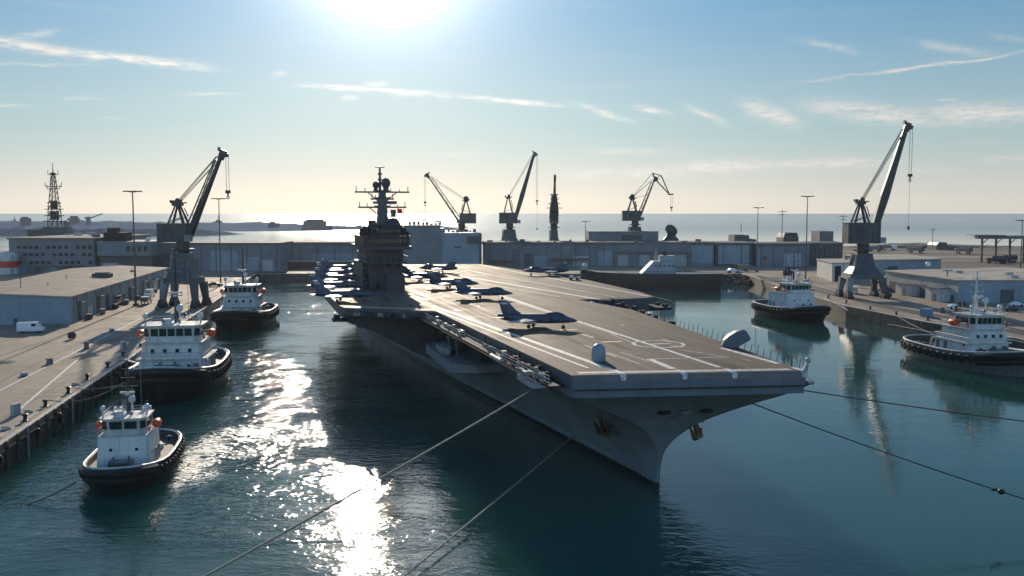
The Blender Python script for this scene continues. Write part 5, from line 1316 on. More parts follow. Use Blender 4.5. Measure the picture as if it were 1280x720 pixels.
    # rails round the bridge deck and roof
    def rail(pts, z, h=1.0, name='railing', m='offwhite'):
        q = MB()
        for f in (.5, 1.0): q.tube([(x, y, z + h * f) for x, y in pts], .045, 4)
        for i in range(len(pts) - 1):
            a, b_ = Vector(pts[i]), Vector(pts[i + 1]); n = max(1, int((b_ - a).length / 1.1))
            for k in range(n + 1): c = a + (b_ - a) * k / n; q.tube([(c.x, c.y, z), (c.x, c.y, z + h)], .04, 4)
        q.build(name, M[m], r)
    rail([(wx1 + .4, hw * .93), (x0 + 1.5, hw * .93), (x0 + 1.5, -hw * .93), (wx1 + .4, -hw * .93)], z2)
    rail([(wx1 + .2, ww * .9), (wx0, ww * .9), (wx0, -ww * .9), (wx1 + .2, -ww * .9)], zr, .9)
    if tiers == 2: rail([(x1 - .2, hw), (x0, hw), (x0, -hw), (x1 - .2, -hw), (x1 - .2, hw)], zd + th + .15)
    # mast with yards, radars, domes
    mx = wx0 + 1.0
    q = MB(); q.tube([(mx, 0, zr), (mx, 0, zr + mast_h)], .32, 8, .12)
    for f, w_ in ((.35, 1.0), (.5, 1.5), (.66, 1.1), (.82, .8)):
        q.beam((mx, -w_, zr + mast_h * f), (mx, w_, zr + mast_h * f), .12, .12)
        for s in (-1, 1): q.tube([(mx, s * w_, zr + mast_h * f - .1), (mx, s * w_, zr + mast_h * f + .7)], .05, 4)
    q.tube([(mx - 1.6, 0, zr), (mx, 0, zr + mast_h * .6)], .1, 5)
    ms = q.build('mast', M[mast_m], r)
    q = MB(); q.box((mx + .5, 0, zr + mast_h * .38), (.3, 2.2, .28)); q.box((mx + .4, 0, zr + mast_h * .34), (.5, .5, .3)); q.build('radar', M['white'], ms, 0)
    for (x, y, rr, hh) in ((wx1 - .4, -ww * .95, .42, 1.1), (wx1 - 1.8, ww * 1.0, .5, .8), (mx + 1.6, .9, .55, 2.0)):
        q = MB(); q.tube([(x, y, zr), (x, y, zr + hh)], .14, 6); q.ball((x, y, zr + hh + rr * .8), rr, 12, 8, 1, 1, 1.15); q.build('satellite_dome', M['white'], r, 60)
    q = MB(); q.box((wx1 - 1.1, -.9, zr), (1.2, 1.3, .9)); q.build('locker', M['white'], r, 0)
    q = MB(); q.tube([(mx - .8, 1.8, zr), (mx - .8, 1.8, zr + mast_h * .8)], .04, 4); q.build('whip_antenna', M['clutter_light'], r)
    for s in (-1, 1):                                     # search light
        q = MB(); q.lathe([(.25, -.3), (.32, .2), (.1, .3)], (wx1 + .1, s * 1.2, zr + .75), 10, 'x'); q.tube([(wx1, s * 1.2, zr), (wx1, s * 1.2, zr + .6)], .06, 5); q.build('searchlight', M['clutter_light'], r)
    # liferafts and lifebuoys
    for s in (-1, 1):
        x = wx0 + 1.0; q = MB(); q.lathe([(.1, -.95), (.62, -.75), (.72, 0), (.62, .75), (.1, .95)], (x, s * (hw * .98 + .35), z2 + .95), 12, 'x'); q.build('life_raft', M['orange'], r)
        q = MB(); q.beam((x - .6, s * hw * .9, z2 + .1), (x - .6, s * (hw + .5), z2 + .3), .12, .12); q.beam((x + .6, s * hw * .9, z2 + .1), (x + .6, s * (hw + .5), z2 + .3), .12, .12); q.build('raft_cradle', M['offwhite'], r, 0)
        q = MB(); q.torus((wx1 - .5, s * (hw * .93), z2 + .75), .36, .11, 'y', 14, 6); q.build('lifebuoy', M['orange'], r)
    # funnels
    if funnel == 'pair':
        for s in (-1, 1):
            q = MB(); q.box((x0 + .9, s * hw * .55, zd + th), (1.8, 1.4, 3.2), 0, .8, .85); f_ = q.build('funnel', M['white'], r, 0)
            q = MB(); q.tube([(x0 + .8, s * hw * .55, zd + th + 3.2), (x0 + .6, s * hw * .55, zd + th + 4.2)], .32, 8); q.build('exhaust_pipe', M['black'], f_)
    else:
        q = MB(); q.box((x0 + .6, hw * .25, zd + th * .9), (2.6, 2.4, 5.0), 0, .7, .75); f_ = q.build('funnel', M['white'], r, 0)
        q = MB(); q.box((x0 + .6, hw * .25, zd + th * .9 + 5.004), (2.0, 2.0, 1.5), 0, .95, .95)
        for y in (-.5, .5): q.tube([(x0 + .6, hw * .25 + y, zd + th * .9 + 6.4), (x0 + .4, hw * .25 + y, zd + th * .9 + 7.3)], .3, 8)
        q.build('funnel_cap', M['black'], f_, 0)
    # foredeck and aft deck gear
    q = MB(); z = sheer(h2 * .62); q.lathe([(1.0, -1.2), (1.0, -1.05), (.5, -1.0), (.5, 1.0), (1.0, 1.05), (1.0, 1.2)], (h2 * .55, 0, z + 1.1), 14, 'y'); q.box((h2 * .55, -1.5, z), (1.6, .4, 1.5)); q.box((h2 * .55, 1.5, z), (1.6, .4, 1.5)); q.build('winch', M['tug_hull_grey'], r)
    q = MB(); z = sheer(-6); q.lathe([(1.1, -1.3), (1.1, -1.15), (.55, -1.1), (.55, 1.1), (1.1, 1.15), (1.1, 1.3)], (-6.0, 0, z + 1.2), 14, 'y'); q.box((-6, -1.7, z), (1.8, .5, 1.7)); q.box((-6, 1.7, z), (1.8, .5, 1.7)); q.build('winch', M['tug_hull_grey'], r)
    q = MB()
    for s in (-1, 1): q.tube([(-9, s * 2.4, z), (-9, s * 2.0, z + 2.0)], .2, 6)
    q.tube([(-9, 2.0, z + 2.0), (-9, -2.0, z + 2.0)], .2, 6); q.build('towing_arch', M['offwhite'], r)
    for k, (x, y) in enumerate(((h2 * .78, 2.0), (h2 * .78, -2.0), (-h2 * .75, 3.6), (-h2 * .75, -3.6))):
        q = MB(); q.tube([(x, y, sheer(x)), (x, y, sheer(x) + .9)], .2, 8); q.tube([(x, y - .5, sheer(x) + .7), (x, y + .5, sheer(x) + .7)], .12, 6); q.build('bitt', M['black'], r)
    random.seed(int(abs(p[0]) * 10))
    for k in range(6):
        x = random.uniform(-13, -4); y = random.uniform(-4, 4); q = MB(); q.box((x, y, sheer(x) + .03), (random.uniform(.5, 1.4), random.uniform(.5, 1.2), random.uniform(.3, .9)), random.random()); q.build('deck_box', M[random.choice(['tug_hull_grey', 'offwhite', 'tug_deck'])], r, 0)
    q = MB()                                              # stairs
    for s in (-1, 1): q.beam((x0 - 1.6, s * (hw - .6), zd + .1), (x0 + .3, s * (hw - .6), zd + th), .12, .35)
    q.build('ladder', M['offwhite'], r, 0)
    return r

def heading(bow, stern): return math.atan2(bow[1] - stern[1], bow[0] - stern[0])
def place(bow_px, stern_xy_dir_deg, L): pass
def tug_pose(bow_px, ang_deg, L, scale):
    b = W(*bow_px, 0); a = math.radians(ang_deg)          # ang: heading measured from -Y (towards us), positive to the right
    h = Vector((math.sin(a), -math.cos(a)))
    c = Vector((b.x, b.y)) - h * L * scale / 2 * .96
    return c, math.atan2(h.y, h.x)
c, rz = tug_pose((140, 623), 10, 31.5, 1.0)
TUG1 = make_tug('black hulled tug with white house moving alone at the lower left, foam behind it', c, rz, 1.0, B=6.2, L=31.5, house_w=8.0, house_x=(-1.5, 7.4), house_h=5.3, mast_h=8.5, funnel='pair', front_win=2)
c2, rz2 = tug_pose((198, 507), 8, 34, 1.46)
TUG2 = make_tug('large black hulled tug with a tall dark mast, moored at the left quay edge', c2, rz2, 1.46, house_w=10.6, house_x=(-3.5, 6.8), house_h=5.2, tiers=2, front_win=5, glass='green_glass', mast_h=12.5, funnel='pair', freeboard=1.35)
c3, rz3 = tug_pose((290, 414), 5, 34, 1.52)
TUG3 = make_tug('black hulled tug farthest up the left channel beside the quay', c3, rz3, 1.52, house_w=9.4, house_x=(-3.5, 6.5), house_h=4.8, tiers=2, front_win=5, mast_h=9.0, funnel='pair', freeboard=1.1)
c4, rz4 = tug_pose((1024, 405), 11, 34, 1.38)
TUG4 = make_tug('tug with a plain blue shaded front and black funnel, left of the right quay crane', c4, rz4, 1.38, house_w=9.2, house_x=(-5.5, 6.0), house_h=5.2, front_win=5, glass='green_glass', mast_h=9.0, mast_m='crane_dark', freeboard=1.15)
c5, rz5 = tug_pose((1280, 472), 9, 34, 1.42)
TUG5 = make_tug('grey hulled tug with red life raft at the far right edge', c5, rz5, 1.42, hullm='tug_hull_grey', house_w=8.8, house_x=(-4.5, 7.0), house_h=5.2, tiers=2, front_win=5, glass='green_glass', mast_h=8.0, mast_m='offwhite', freeboard=1.05)
# dark hulled coaster with white deckhouse at the end of the right basin
pa, pb = W(902, 361, 0), W(726, 360, 0)
cx_, cy_ = (pa.x + pb.x) / 2, pa.y + 8
r = thing('coaster_ship', 'long black hulled barge with a small white deckhouse at the right basin head', 'ship', (cx_, cy_, 0), 0.0)
Ls = pa.x - pb.x; q = MB()
xs = [(-.5, .6, 10.6), (-.47, .85, 10.2), (-.38, 1, 9.2), (-.2, 1, 8.5), (.1, 1, 8.2), (.35, 1, 8.2), (.46, .98, 8.3), (.5, .9, 8.3)]
q.loft([[(Ls * a, -7.0 * w_ * .95, -2), (Ls * a, -7.5 * w_, 5), (Ls * a, -7.5 * w_, zt), (Ls * a, 7.5 * w_, zt), (Ls * a, 7.5 * w_, 5), (Ls * a, 7.0 * w_ * .95, -2)] for a, w_, zt in xs], closed=True, cap=True)
q.build('hull', M['tug_hull_dark'], r, 30)
q = MB(); k = (X(828, pa.y) - cx_); s0 = (X(805, pa.y) - X(843, pa.y)) / -2
q.add([(k - s0 * 1.3, -5, 8.0), (k + s0, -5, 8.0), (k + s0, 5, 8.0), (k - s0 * 1.3, 5, 8.0), (k - s0 * .5, -4.5, 15), (k + s0, -4.5, 15), (k + s0, 4.5, 15), (k - s0 * .5, 4.5, 15)], [(0, 1, 5, 4), (1, 2, 6, 5), (2, 3, 7, 6), (3, 0, 4, 7), (4, 5, 6, 7)])
q.box((k + s0 * .45, -1, 15.004), (s0 * 1.0, 8, 3.2)); hs = q.build('deckhouse', M['shed_wall_light'], r, 0)
q = MB(); q.lathe([(1.2, 0), (1.3, 1.6), (1.0, 2.6)], (k + s0 * .35, 0, 18.2), 10); q.build('funnel', M['black'], r)
q = MB(); q.tube([(k - s0 * .25, 0, 15), (k - s0 * .25, 0, 22)], .35, 6, .15); q.box((k - s0 * .25, 0, 19.5), (2.2, .3, .3)); q.build('mast', M['offwhite'], r)
for j in range(5):
    q = MB(); q.box((k - s0 * .35 + j * s0 * .3, -4.95, 12.2), (.9, .5, .9)); q.build('window', M['glass'], hs, 0)
q = MB(); q.tube([(-Ls * .5, -4, 11.5), (-Ls * .4, -7.3, 10.4), (-Ls * .2, -7.4, 9.5), (Ls * .45, -7.3, 9.3)], .1, 5); q.build('railing', M['clutter'], r)
q = MB(); q.ball((-Ls * .47, 0, 12.0), 1.7, 12, 7); q.box((-Ls * .47, 0, 10.2), (2.2, 2.2, 1.2)); q.build('windlass_cover', M['offwhite'], r)
# ------------------------------------------------------------------ harbour cranes; +X is the jib side
def make_crane(label, base, k=1.0, heading=0.0, portal=21.0, house=(-10, 2.5, 7.0), apex=(-1.5, 14.5), pivot=(2.5, 2.0), tip=(14.8, 37.0), lattice=True, hook=15.0, fly=None, ball=False, bogies=True, legw=12.5, rope2=None, light_leg=True, boom=1.0):
    r = thing('harbour_crane', label, 'crane', (base[0], base[1], ZQ), heading, None, k)
    Z1 = portal                                           # top of the portal tower
    P0 = Z1 * .45
    # portal: splayed legs, box, tapered tower
    for sx in (-1, 1):
        for sy in (-1, 1):
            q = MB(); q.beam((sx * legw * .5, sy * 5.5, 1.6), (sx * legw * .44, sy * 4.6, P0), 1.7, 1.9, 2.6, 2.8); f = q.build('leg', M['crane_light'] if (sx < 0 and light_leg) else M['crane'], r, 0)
            if bogies:
                q = MB(); q.box((sx * legw * .5, sy * 5.5, .75), (2.3, 5.6, 2.4), 0, .8, .6); b_ = q.build('bogie', M['crane_dark'], f, 0)
                q = MB()
                for w_ in (-1.8, -.6, .6, 1.8): q.lathe([(.3, -1.3), (.72, -1.25), (.72, 1.25), (.3, 1.3)], (sx * legw * .5, sy * 5.5 + w_ * 1.15, .73), 12, 'x')
                q.build('wheel_set', M['black'], f)
    q = MB(); q.box((0, 0, P0 - .4), (legw * .96, 11.6, Z1 * .12), 0, .94, .94); q.build('portal_beam', M['crane'], r, 0)
    q = MB()
    zb_ = P0 - .4 + Z1 * .12 + .004
    q.box((0, 0, zb_), (legw * .82, 9.5, Z1 * .16), 0, .72, .72); q.box((0, 0, zb_ + Z1 * .16 + .004), (legw * .55, 6.4, Z1 - zb_ - Z1 * .16 - .01), 0, .78, .78); q.build('tower', M['crane'], r, 0)
    q = MB(); q.tube([(-legw * .30, -3.4, zb_ + 1), (-legw * .26, -3.0, Z1 - .4)], .35, 6); q.build('cable_duct', M['crane_light'], r); q = MB(); q.beam((-legw * .32, 3.4, zb_), (-legw * .24, 2.6, Z1), .5, .5); q.build('access_ladder', M['crane_light'], r)
    # slewing ring and platform
    q = MB(); q.lathe([(2.4, 0), (2.5, 1.0), (4.4, 1.2), (4.4, 1.7), (2.8, 1.9), (2.6, 4.4)], (0, 0, Z1), 20); q.build('slewing_ring', M['crane_dark'], r)
    zh = Z1 + 4.4; hx0, hx1, hh = house
    q = MB(); q.prism([(hx0, -3.2), (hx1, -3.2), (hx1, 3.2), (hx0, 3.2)], zh, zh + hh); q.prism([(hx0 - .2, -3.4), (hx1 + .2, -3.4), (hx1 + .2, 3.4), (hx0 - .2, 3.4)], zh + hh + .004, zh + hh + .25)
    for j in range(6): q.box((hx0 + (j + .5) * (hx1 - hx0) / 6, -3.25, zh + .2), (.18, .25, hh - .4))
    hs = q.build('machinery_house', M['crane'], r, 0)
    q = MB(); q.box(((hx0 + hx1) / 2 - 1, -3.26, zh + hh * .35), (2.6, .2, hh * .42)); q.build('louvre', M['crane_dark'], hs, 0)
    q = MB(); q.box((hx1 + 1.0, -2.6, zh + .2), (2.4, 2.2, 2.6), 0, 1.1, 1.0); cb = q.build('cab', M['crane_light'], r, 0)
    q = MB(); q.box((hx1 + 2.25, -2.6, zh + 1.2), (.12, 1.9, 1.2)); q.build('window', M['glass'], cb, 0)
    # A-frame
    ax, azz = apex; azp = zh + azz
    q = MB()
    for s in (-1, 1):
        q.beam((ax + 2.0 + 1.2, s * 2.4, zh + hh), (ax + .6, s * 1.0, azp - 1.0), .9, .9, .7, .7); q.beam((ax - 3.2, s * 2.4, zh + hh), (ax - .6, s * 1.0, azp - 1.0), .7, .7, .6, .6)
        q.beam((ax - 2.6, s * 1.6, zh + hh + 1), (ax + 2.2, s * 1.8, zh + hh + 2.6), .3, .3); q.tube([(ax + 2.2, s * 1.2, azp - 2), (ax + 3.6, s * 1.4, zh + hh + 3.0)], .22, 5)
    q.box((ax, 0, azp - 1.2), (3.6, 3.2, 1.0)); q.box((ax + .4, 0, azp - .2), (5.6, 3.0, .5)); q.box((ax - 2.2, 0, azp + .3), (1.2, 2.6, .8))
    if ball: q.ball((ax, 0, azp + 1.4), 2.0, 14, 8)
    else: q.lathe([(.4, -1.1), (1.1, -1.0), (1.1, 1.0), (.4, 1.1)], (ax + .4, 0, azp + .9), 12, 'y')
    q.build('a_frame', M['crane_dark'], r, 0)
    # jib
    pv = Vector((pivot[0], 0, zh + pivot[1])); tp = Vector((tip[0], 0, zh + tip[1])); d = (tp - pv); L = d.length; d.normalize(); nn = Vector((-d.z, 0, d.x))
    q = MB()
    if lattice:
        for s in (-1, 1):
            q.beam(pv + Vector((0, s * 1.9, 0)), tp + Vector((0, s * .8, 0)) - nn * .2, .75, 1.15, .5, .8)
            q.beam(pv + Vector((-1.6, s * 1.7, 1.8)) , tp - d * 3 + nn * 1.5 + Vector((0, s * .7, 0)), .42, .5, .35, .4)
        n = 11
        for i in range(n):
            f0 = i / n; f1 = (i + 1) / n; lo0 = pv + d * L * f0; up0 = pv + Vector((-1.6, 0, 1.8)) + (tp - d * 3 + nn * 1.5 - pv - Vector((-1.6, 0, 1.8))) * f0
            lo1 = pv + d * L * f1; up1 = pv + Vector((-1.6, 0, 1.8)) + (tp - d * 3 + nn * 1.5 - pv - Vector((-1.6, 0, 1.8))) * min(f1, 1)
            for s in (-1, 1):
                w0, w1 = 1.8 * (1 - f0) + .75 * f0, 1.8 * (1 - f1) + .75 * f1
                a = lo0 + Vector((0, s * w0, 0)); b_ = up0 + Vector((0, s * w0, 0)); c = up1 + Vector((0, s * w1, 0))
                q.beam(a, b_, .18, .18); 
                if i % 2 == 0: q.beam(a, c, .16, .16)
            if i % 2: q.beam(lo0 + Vector((0, -1.8, 0)) * (1 - .55 * f0), lo0 + Vector((0, 1.8, 0)) * (1 - .55 * f0), .2, .2)
    else:
        q.beam(pv - d * 1.5, pv + d * L * .35, 2.3 * boom, 2.6, 2.2 * boom, 3.6); q.beam(pv + d * L * .35, pv + d * L * .6, 2.2 * boom, 3.6, 1.8 * boom ** .7, 2.8); q.beam(pv + d * L * .6, tp, 1.8, 2.8, 1.3, 1.9)
        if boom > 1:
            q.box((1, 0, zh + hh), (5, 7.2, 7), 0, .8, .8); q.box((1, 0, zh + hh + 7.01), (4, 5.4, 7), 0, .8, .75); q.box((1, 0, zh + hh + 6.9), (6, 8.6, .5)); q.box((1, 0, zh + hh + 13.8), (5, 6.4, .5))
            for f_, w_ in ((.28, 12), (.5, 7), (.42, 5)): q.beam(pv + d * L * f_ + Vector((1.5, -w_ / 2, 0)), pv + d * L * f_ + Vector((1.5, w_ / 2, 0)), .5, .5)
    # head
    q.beam(tp - d * 2.2 - nn * .4, tp + d * 1.6 + Vector((.4, 0, 0)), 1.8, 2.0, 1.8, 2.6); q.beam(tp + Vector((-.6, 0, .6)), tp + Vector((2.6, 0, -.6)), 1.6, 1.5); q.lathe([(.3, -.7), (.9, -.6), (.9, .6), (.3, .7)], tuple(tp + Vector((1.9, 0, -.4))), 12, 'y'); q.box(tuple(tp + Vector((-.8, 0, 1.2))), (.8, 1.6, 1.4))
    jb = q.build('jib', M['crane_dark'], r, 0)
    q = MB()
    for s in (-.8, .8):
        q.tube([(ax + .4, s, azp + .9), tuple(tp - d * 1.5 + nn * 1.3 + Vector((0, s * .6, 0)))], .16, 5)
        q.tube([(ax + .8, s, azp + .2), tuple(tp - d * (5 if not fly else 14) + nn * 1.1 + Vector((0, s * .5, 0)))], .13, 5)
    q.build('stay_cable', M['crane_dark'], r)
    hp = tp + Vector((2.3, 0, -.8))
    if fly:
        ft = Vector((fly[0], 0, zh + fly[1])); top_ = tp + Vector((-1.5, 0, 4.2))
        q = MB()
        for s in (-1, 1):
            y = Vector((0, s * .8, 0))
            q.beam(tp + y, ft + y * .5, .5, .7); q.beam(top_ + y, tp + Vector((5, 0, 2.2)) + y, .4, .5); q.beam(tp + Vector((5, 0, 2.2)) + y, ft + y * .5, .45, .6); q.beam(top_ + y, tp + y, .6, .8); q.beam(tp + y, tp + Vector((5, 0, 2.2)) + y, .35, .4)
            q.beam(tp + (ft - tp) * .5 + y * .7, tp + Vector((5, 0, 2.2)) + (ft - tp - Vector((5, 0, 2.2))) * .45 + y * .7, .25, .25)
        q.beam(ft - Vector((1, 0, 0)), ft + Vector((3, 0, .3)), 1.0, 1.0); q.build('fly_jib', M['crane_dark'], r, 0); hp = ft + Vector((1.6, 0, -.3))
        q = MB(); q.tube([(ax, 0, azp + 1), tuple(top_)], .18, 5); q.build('stay_cable', M['crane_dark'], r)
    q = MB()
    for s in ((-.55, .55) if hook > 0 else ()): q.tube([tuple(hp + Vector((s, 0, 0))), tuple(hp + Vector((s, 0, -hook)))], .10, 4)
    q.build('hoist_rope', M['cable'], r)
    q = MB(); hk = hp + Vector((0, 0, -hook)); q.box((hk.x, 0, hk.z - 1.2), (1.9, .9, 1.2), 0, 1.0, .8); q.beam((hk.x, 0, hk.z - 1.2), (hk.x, 0, hk.z - 2.4), .6, .6, .4, .4); q.torus((hk.x, 0, hk.z - 2.9), .5, .2, 'y', 10, 5); f = q.build('hook_block', M['black'], r, 0)
    if rope2:
        q = MB(); q.tube([(hk.x, 0, hk.z - 3.2), (hk.x, 0, hk.z - 3.2 - rope2)], .07, 4); q.box((hk.x, 0, hk.z - 4.6 - rope2), (.8, .8, 1.6)); q.build('hanging_hook', M['crane_dark'], f, 0)
    return r

def crane_at(px, py, label, **k): return make_crane(label, W(px, py, ZQ), **k)
make_crane('large grey lattice jib crane on the left quay beside the moored tugs', W(231, 383, ZQ), portal=21.5, house=(-9.4, 2.4, 7.2), apex=(-1.8, 15.5), pivot=(2.8, 2.0), tip=(16.6, 34.8), lattice=True, hook=13.5, legw=13.5, heading=-.08)
make_crane('tallest grey crane with a solid boom on the right quay', W(1077, 371.5, ZQ), portal=19.5, house=(-8.0, 6.5, 9.0), apex=(-1.6, 18.5), pivot=(4.2, 4.5), tip=(17.8, 51.5), lattice=False, hook=20, legw=16, heading=.03, rope2=20)
Yc = 735.0
def back(px, label, **k): return make_crane(label, (X(px, Yc), Yc), **k)
back(637, 'grey crane with upright jib leaning right, behind the shed in the middle', portal=25, k=1.0, house=(-8, 6, 8), apex=(-1, 20.0), pivot=(4.5, 4), tip=(18.6, 52.5), lattice=False, hook=34, legw=20, bogies=False, rope2=18)
back(577, 'grey crane with its jib leaning left above the tall windowless block', portal=25, heading=PI, house=(-11, 1.5, 7.5), apex=(-3.4, 17.5), pivot=(2.5, 2), tip=(25.5, 36.5), lattice=True, hook=19, legw=18, bogies=False, ball=True, rope2=10)
back(692.5, 'crane seen end on with a tall narrow tower, between two other cranes', portal=25, heading=-PI / 2, house=(-6, 6, 8), apex=(-1, 17), pivot=(5, 3), tip=(13, 34), lattice=False, hook=12, legw=20, bogies=False, boom=2.4)
back(794, 'crane with a folded double jib bent over to the right', portal=27, house=(-10, 4, 7.5), apex=(-2.4, 17), pivot=(4.0, 4), tip=(14.5, 32.0), lattice=True, hook=9, fly=(26.0, 20.0), legw=19, bogies=False, ball=True)
# ------------------------------------------------------------------ lamp masts
def lamp(px, pyb, pyt, label, y=None, heads=6, rad=.42):
    b = W(px, pyb, ZQ) if y is None else Vector((X(px, y), y, ZQ)); zt = PY(px, pyt, b.y).z - ZQ
    r = thing('lamp_mast', label, 'lamp post', (b.x, b.y, ZQ), 0, 'tall lamp masts')
    q = MB(); q.tube([(0, 0, 0), (0, 0, zt)], rad, 8, rad * .5); q.box((0, 0, 0), (1.8, 1.8, 1.0)); q.build('pole', M['pole'], r)
    q = MB(); q.torus((0, 0, zt), 1.1, .15, 'z', 14, 5); q.beam((-3.1, 0, zt + .2), (3.1, 0, zt + .2), .3, .3); q.beam((0, -1.6, zt + .2), (0, 1.6, zt + .2), .25, .25); cr = q.build('lamp_ring', M['crane_dark'], r)
    for k in range(heads):
        a = 2 * PI * k / heads; q = MB(); q.box((2.9 * math.cos(a), 1.9 * math.sin(a), zt + .05), (1.7, .9, .45), a); q.build('lamp_head', M['crane_dark'], cr, 0)
lamp(170, 382, 240, 'tall lamp mast nearest on the left, beside the long brown roofed warehouse', rad=.5)
lamp(276, 357, 249, 'tall lamp mast just right of the large left crane jib')
lamp(1007, 350, 246, 'tall lamp mast left of the tallest right crane')
lamp(946, 340, 260, 'thin lamp mast at the corner of the right basin', heads=3, rad=.35)
lamp(732, 0, 277, 'short lamp mast behind the shed, left of the box building', y=730, heads=3, rad=.4)
lamp(1275, 352, 276, 'lamp mast cut by the right edge of the picture', heads=4, rad=.4)
def upole(px, y, pyt, label):
    r = thing('utility_pole', label, 'utility pole', (X(px, y), y, ZQ), 0); zt = PY(px, pyt, y).z - ZQ
    q = MB(); q.tube([(0, 0, 0), (0, 0, zt)], .4, 6, .25); q.build('post', M['pole'], r)
    q = MB(); q.beam((-3.5, 0, zt - 1.5), (3.5, 0, zt - 1.5), .4, .4); q.beam((-2.3, 0, zt - 4), (2.3, 0, zt - 4), .35, .35); q.build('crossarm', M['pole'], r)
upole(1167, 980, 285, 'small utility pole with crossarms on the right horizon'); upole(978, 760, 262, 'very thin pole on the skyline right of the basin lamp mast')
upole(1054, 770, 268, 'thin pole with crossarm directly left of the right crane house')

# ------------------------------------------------------------------ lattice-masted warship behind the left buildings
yw = 760
r = thing('moored_warship', 'grey warship with a tall lattice mast, mostly hidden behind the office building', 'warship', (X(68, yw), yw, 0), 0)
q = MB(); q.loft([[(x, -7 * w_, -1), (x, -8 * w_, 9), (x, 8 * w_, 9), (x, 7 * w_, -1)] for x, w_ in ((-48, .5), (-40, .9), (0, 1), (30, .9), (52, .1))], closed=True, cap=True); q.build('hull', M['navy'], r, 0)
q = MB(); q.box((-4, 0, 9.004), (46, 12, 14), 0, .92, .9); q.box((2, 0, 23.01), (24, 10, 8), 0, .8, .8); q.box((-16, 0, 23.01), (8, 8, 6)); q.build('superstructure', M['navy_dark'], r, 0)
def lat(q, z0, z1, a0, a1, n):
    for sx in (-1, 1):
        for sy in (-1, 1): q.beam((sx * a0, sy * a0, z0), (sx * a1, sy * a1, z1), .5, .5)
    for i in range(n):
        f0, f1 = i / n, (i + 1) / n; b0, b1 = a0 + (a1 - a0) * f0, a0 + (a1 - a0) * f1; h0, h1 = z0 + (z1 - z0) * f0, z0 + (z1 - z0) * f1
        for s in (-1, 1):
            q.beam((-b0, s * b0, h0), (b1, s * b1, h1), .3, .3); q.beam((s * b0, -b0, h0), (s * b1, b1, h1), .3, .3); q.beam((-b1, s * b1, h1), (b1, s * b1, h1), .3, .3); q.beam((s * b1, -b1, h1), (s * b1, b1, h1), .3, .3)
zq = lambda py: PY(70, py, yw).z
q = MB(); lat(q, 30, zq(253), 3.9, 3.0, 4); lat(q, zq(253), zq(219), 2.7, 1.1, 5); q.tube([(0, 0, zq(219)), (0, 0, zq(203))], .5, 6, .15)
for py, w_ in ((233, 6.5), (236, 5), (218, 4.2), (226, 3), (258, 5.5), (265, 6)): q.beam((-w_, 0, zq(py)), (w_, 0, zq(py)), .5, .5)
for py, w_ in ((254, 5), (262, 6.6), (270, 7), (277, 8)): q.box((0, 0, zq(py)), (w_ * 1.6, w_ * 1.4, .6))
q.box((0, 0, zq(262)), (4, 4, 7)); q.box((0, 0, zq(275)), (5, 5, 7))
q.lathe([(1, 0), (2.2, .6), (2.2, 1.6), (.8, 2.2)], (0, 0, zq(219)), 10)
for x, py in ((-6.4, 233), (6.4, 233), (-4, 218), (4, 218), (-5, 236), (5, 236)): q.tube([(x, 0, zq(py)), (x, 0, zq(py) + 3.2)], .25, 5)
q.build('lattice_mast', M['crane_dark'], r, 0)
q = MB(); q.ball((9, 0, 34), 2.2, 10, 7); q.box((9, 0, 28), (3, 3, 5)); q.build('radome', M['navy'], r)

# tank and vehicles left of the office building
r = thing('storage_tank', 'round red and white striped tank at the far left edge', 'tank', (X(7, 590), 590, ZQ))
q = MB(); q.mat(0).lathe([(6, 0), (6, 4)], (0, 0, 0), 24); q.mat(1).lathe([(6.02, 4.004), (6.02, 8)], (0, 0, 0), 24); q.mat(0).lathe([(6, 8.004), (6, 12), (3, 13.5), (.1, 14)], (0, 0, 0), 24); q.build('shell', [M['offwhite'], M['red']], r)
q = MB(); q.tube([(5, -4, 0), (5, -4, 12)], .2); q.build('ladder', M['pole'], r)

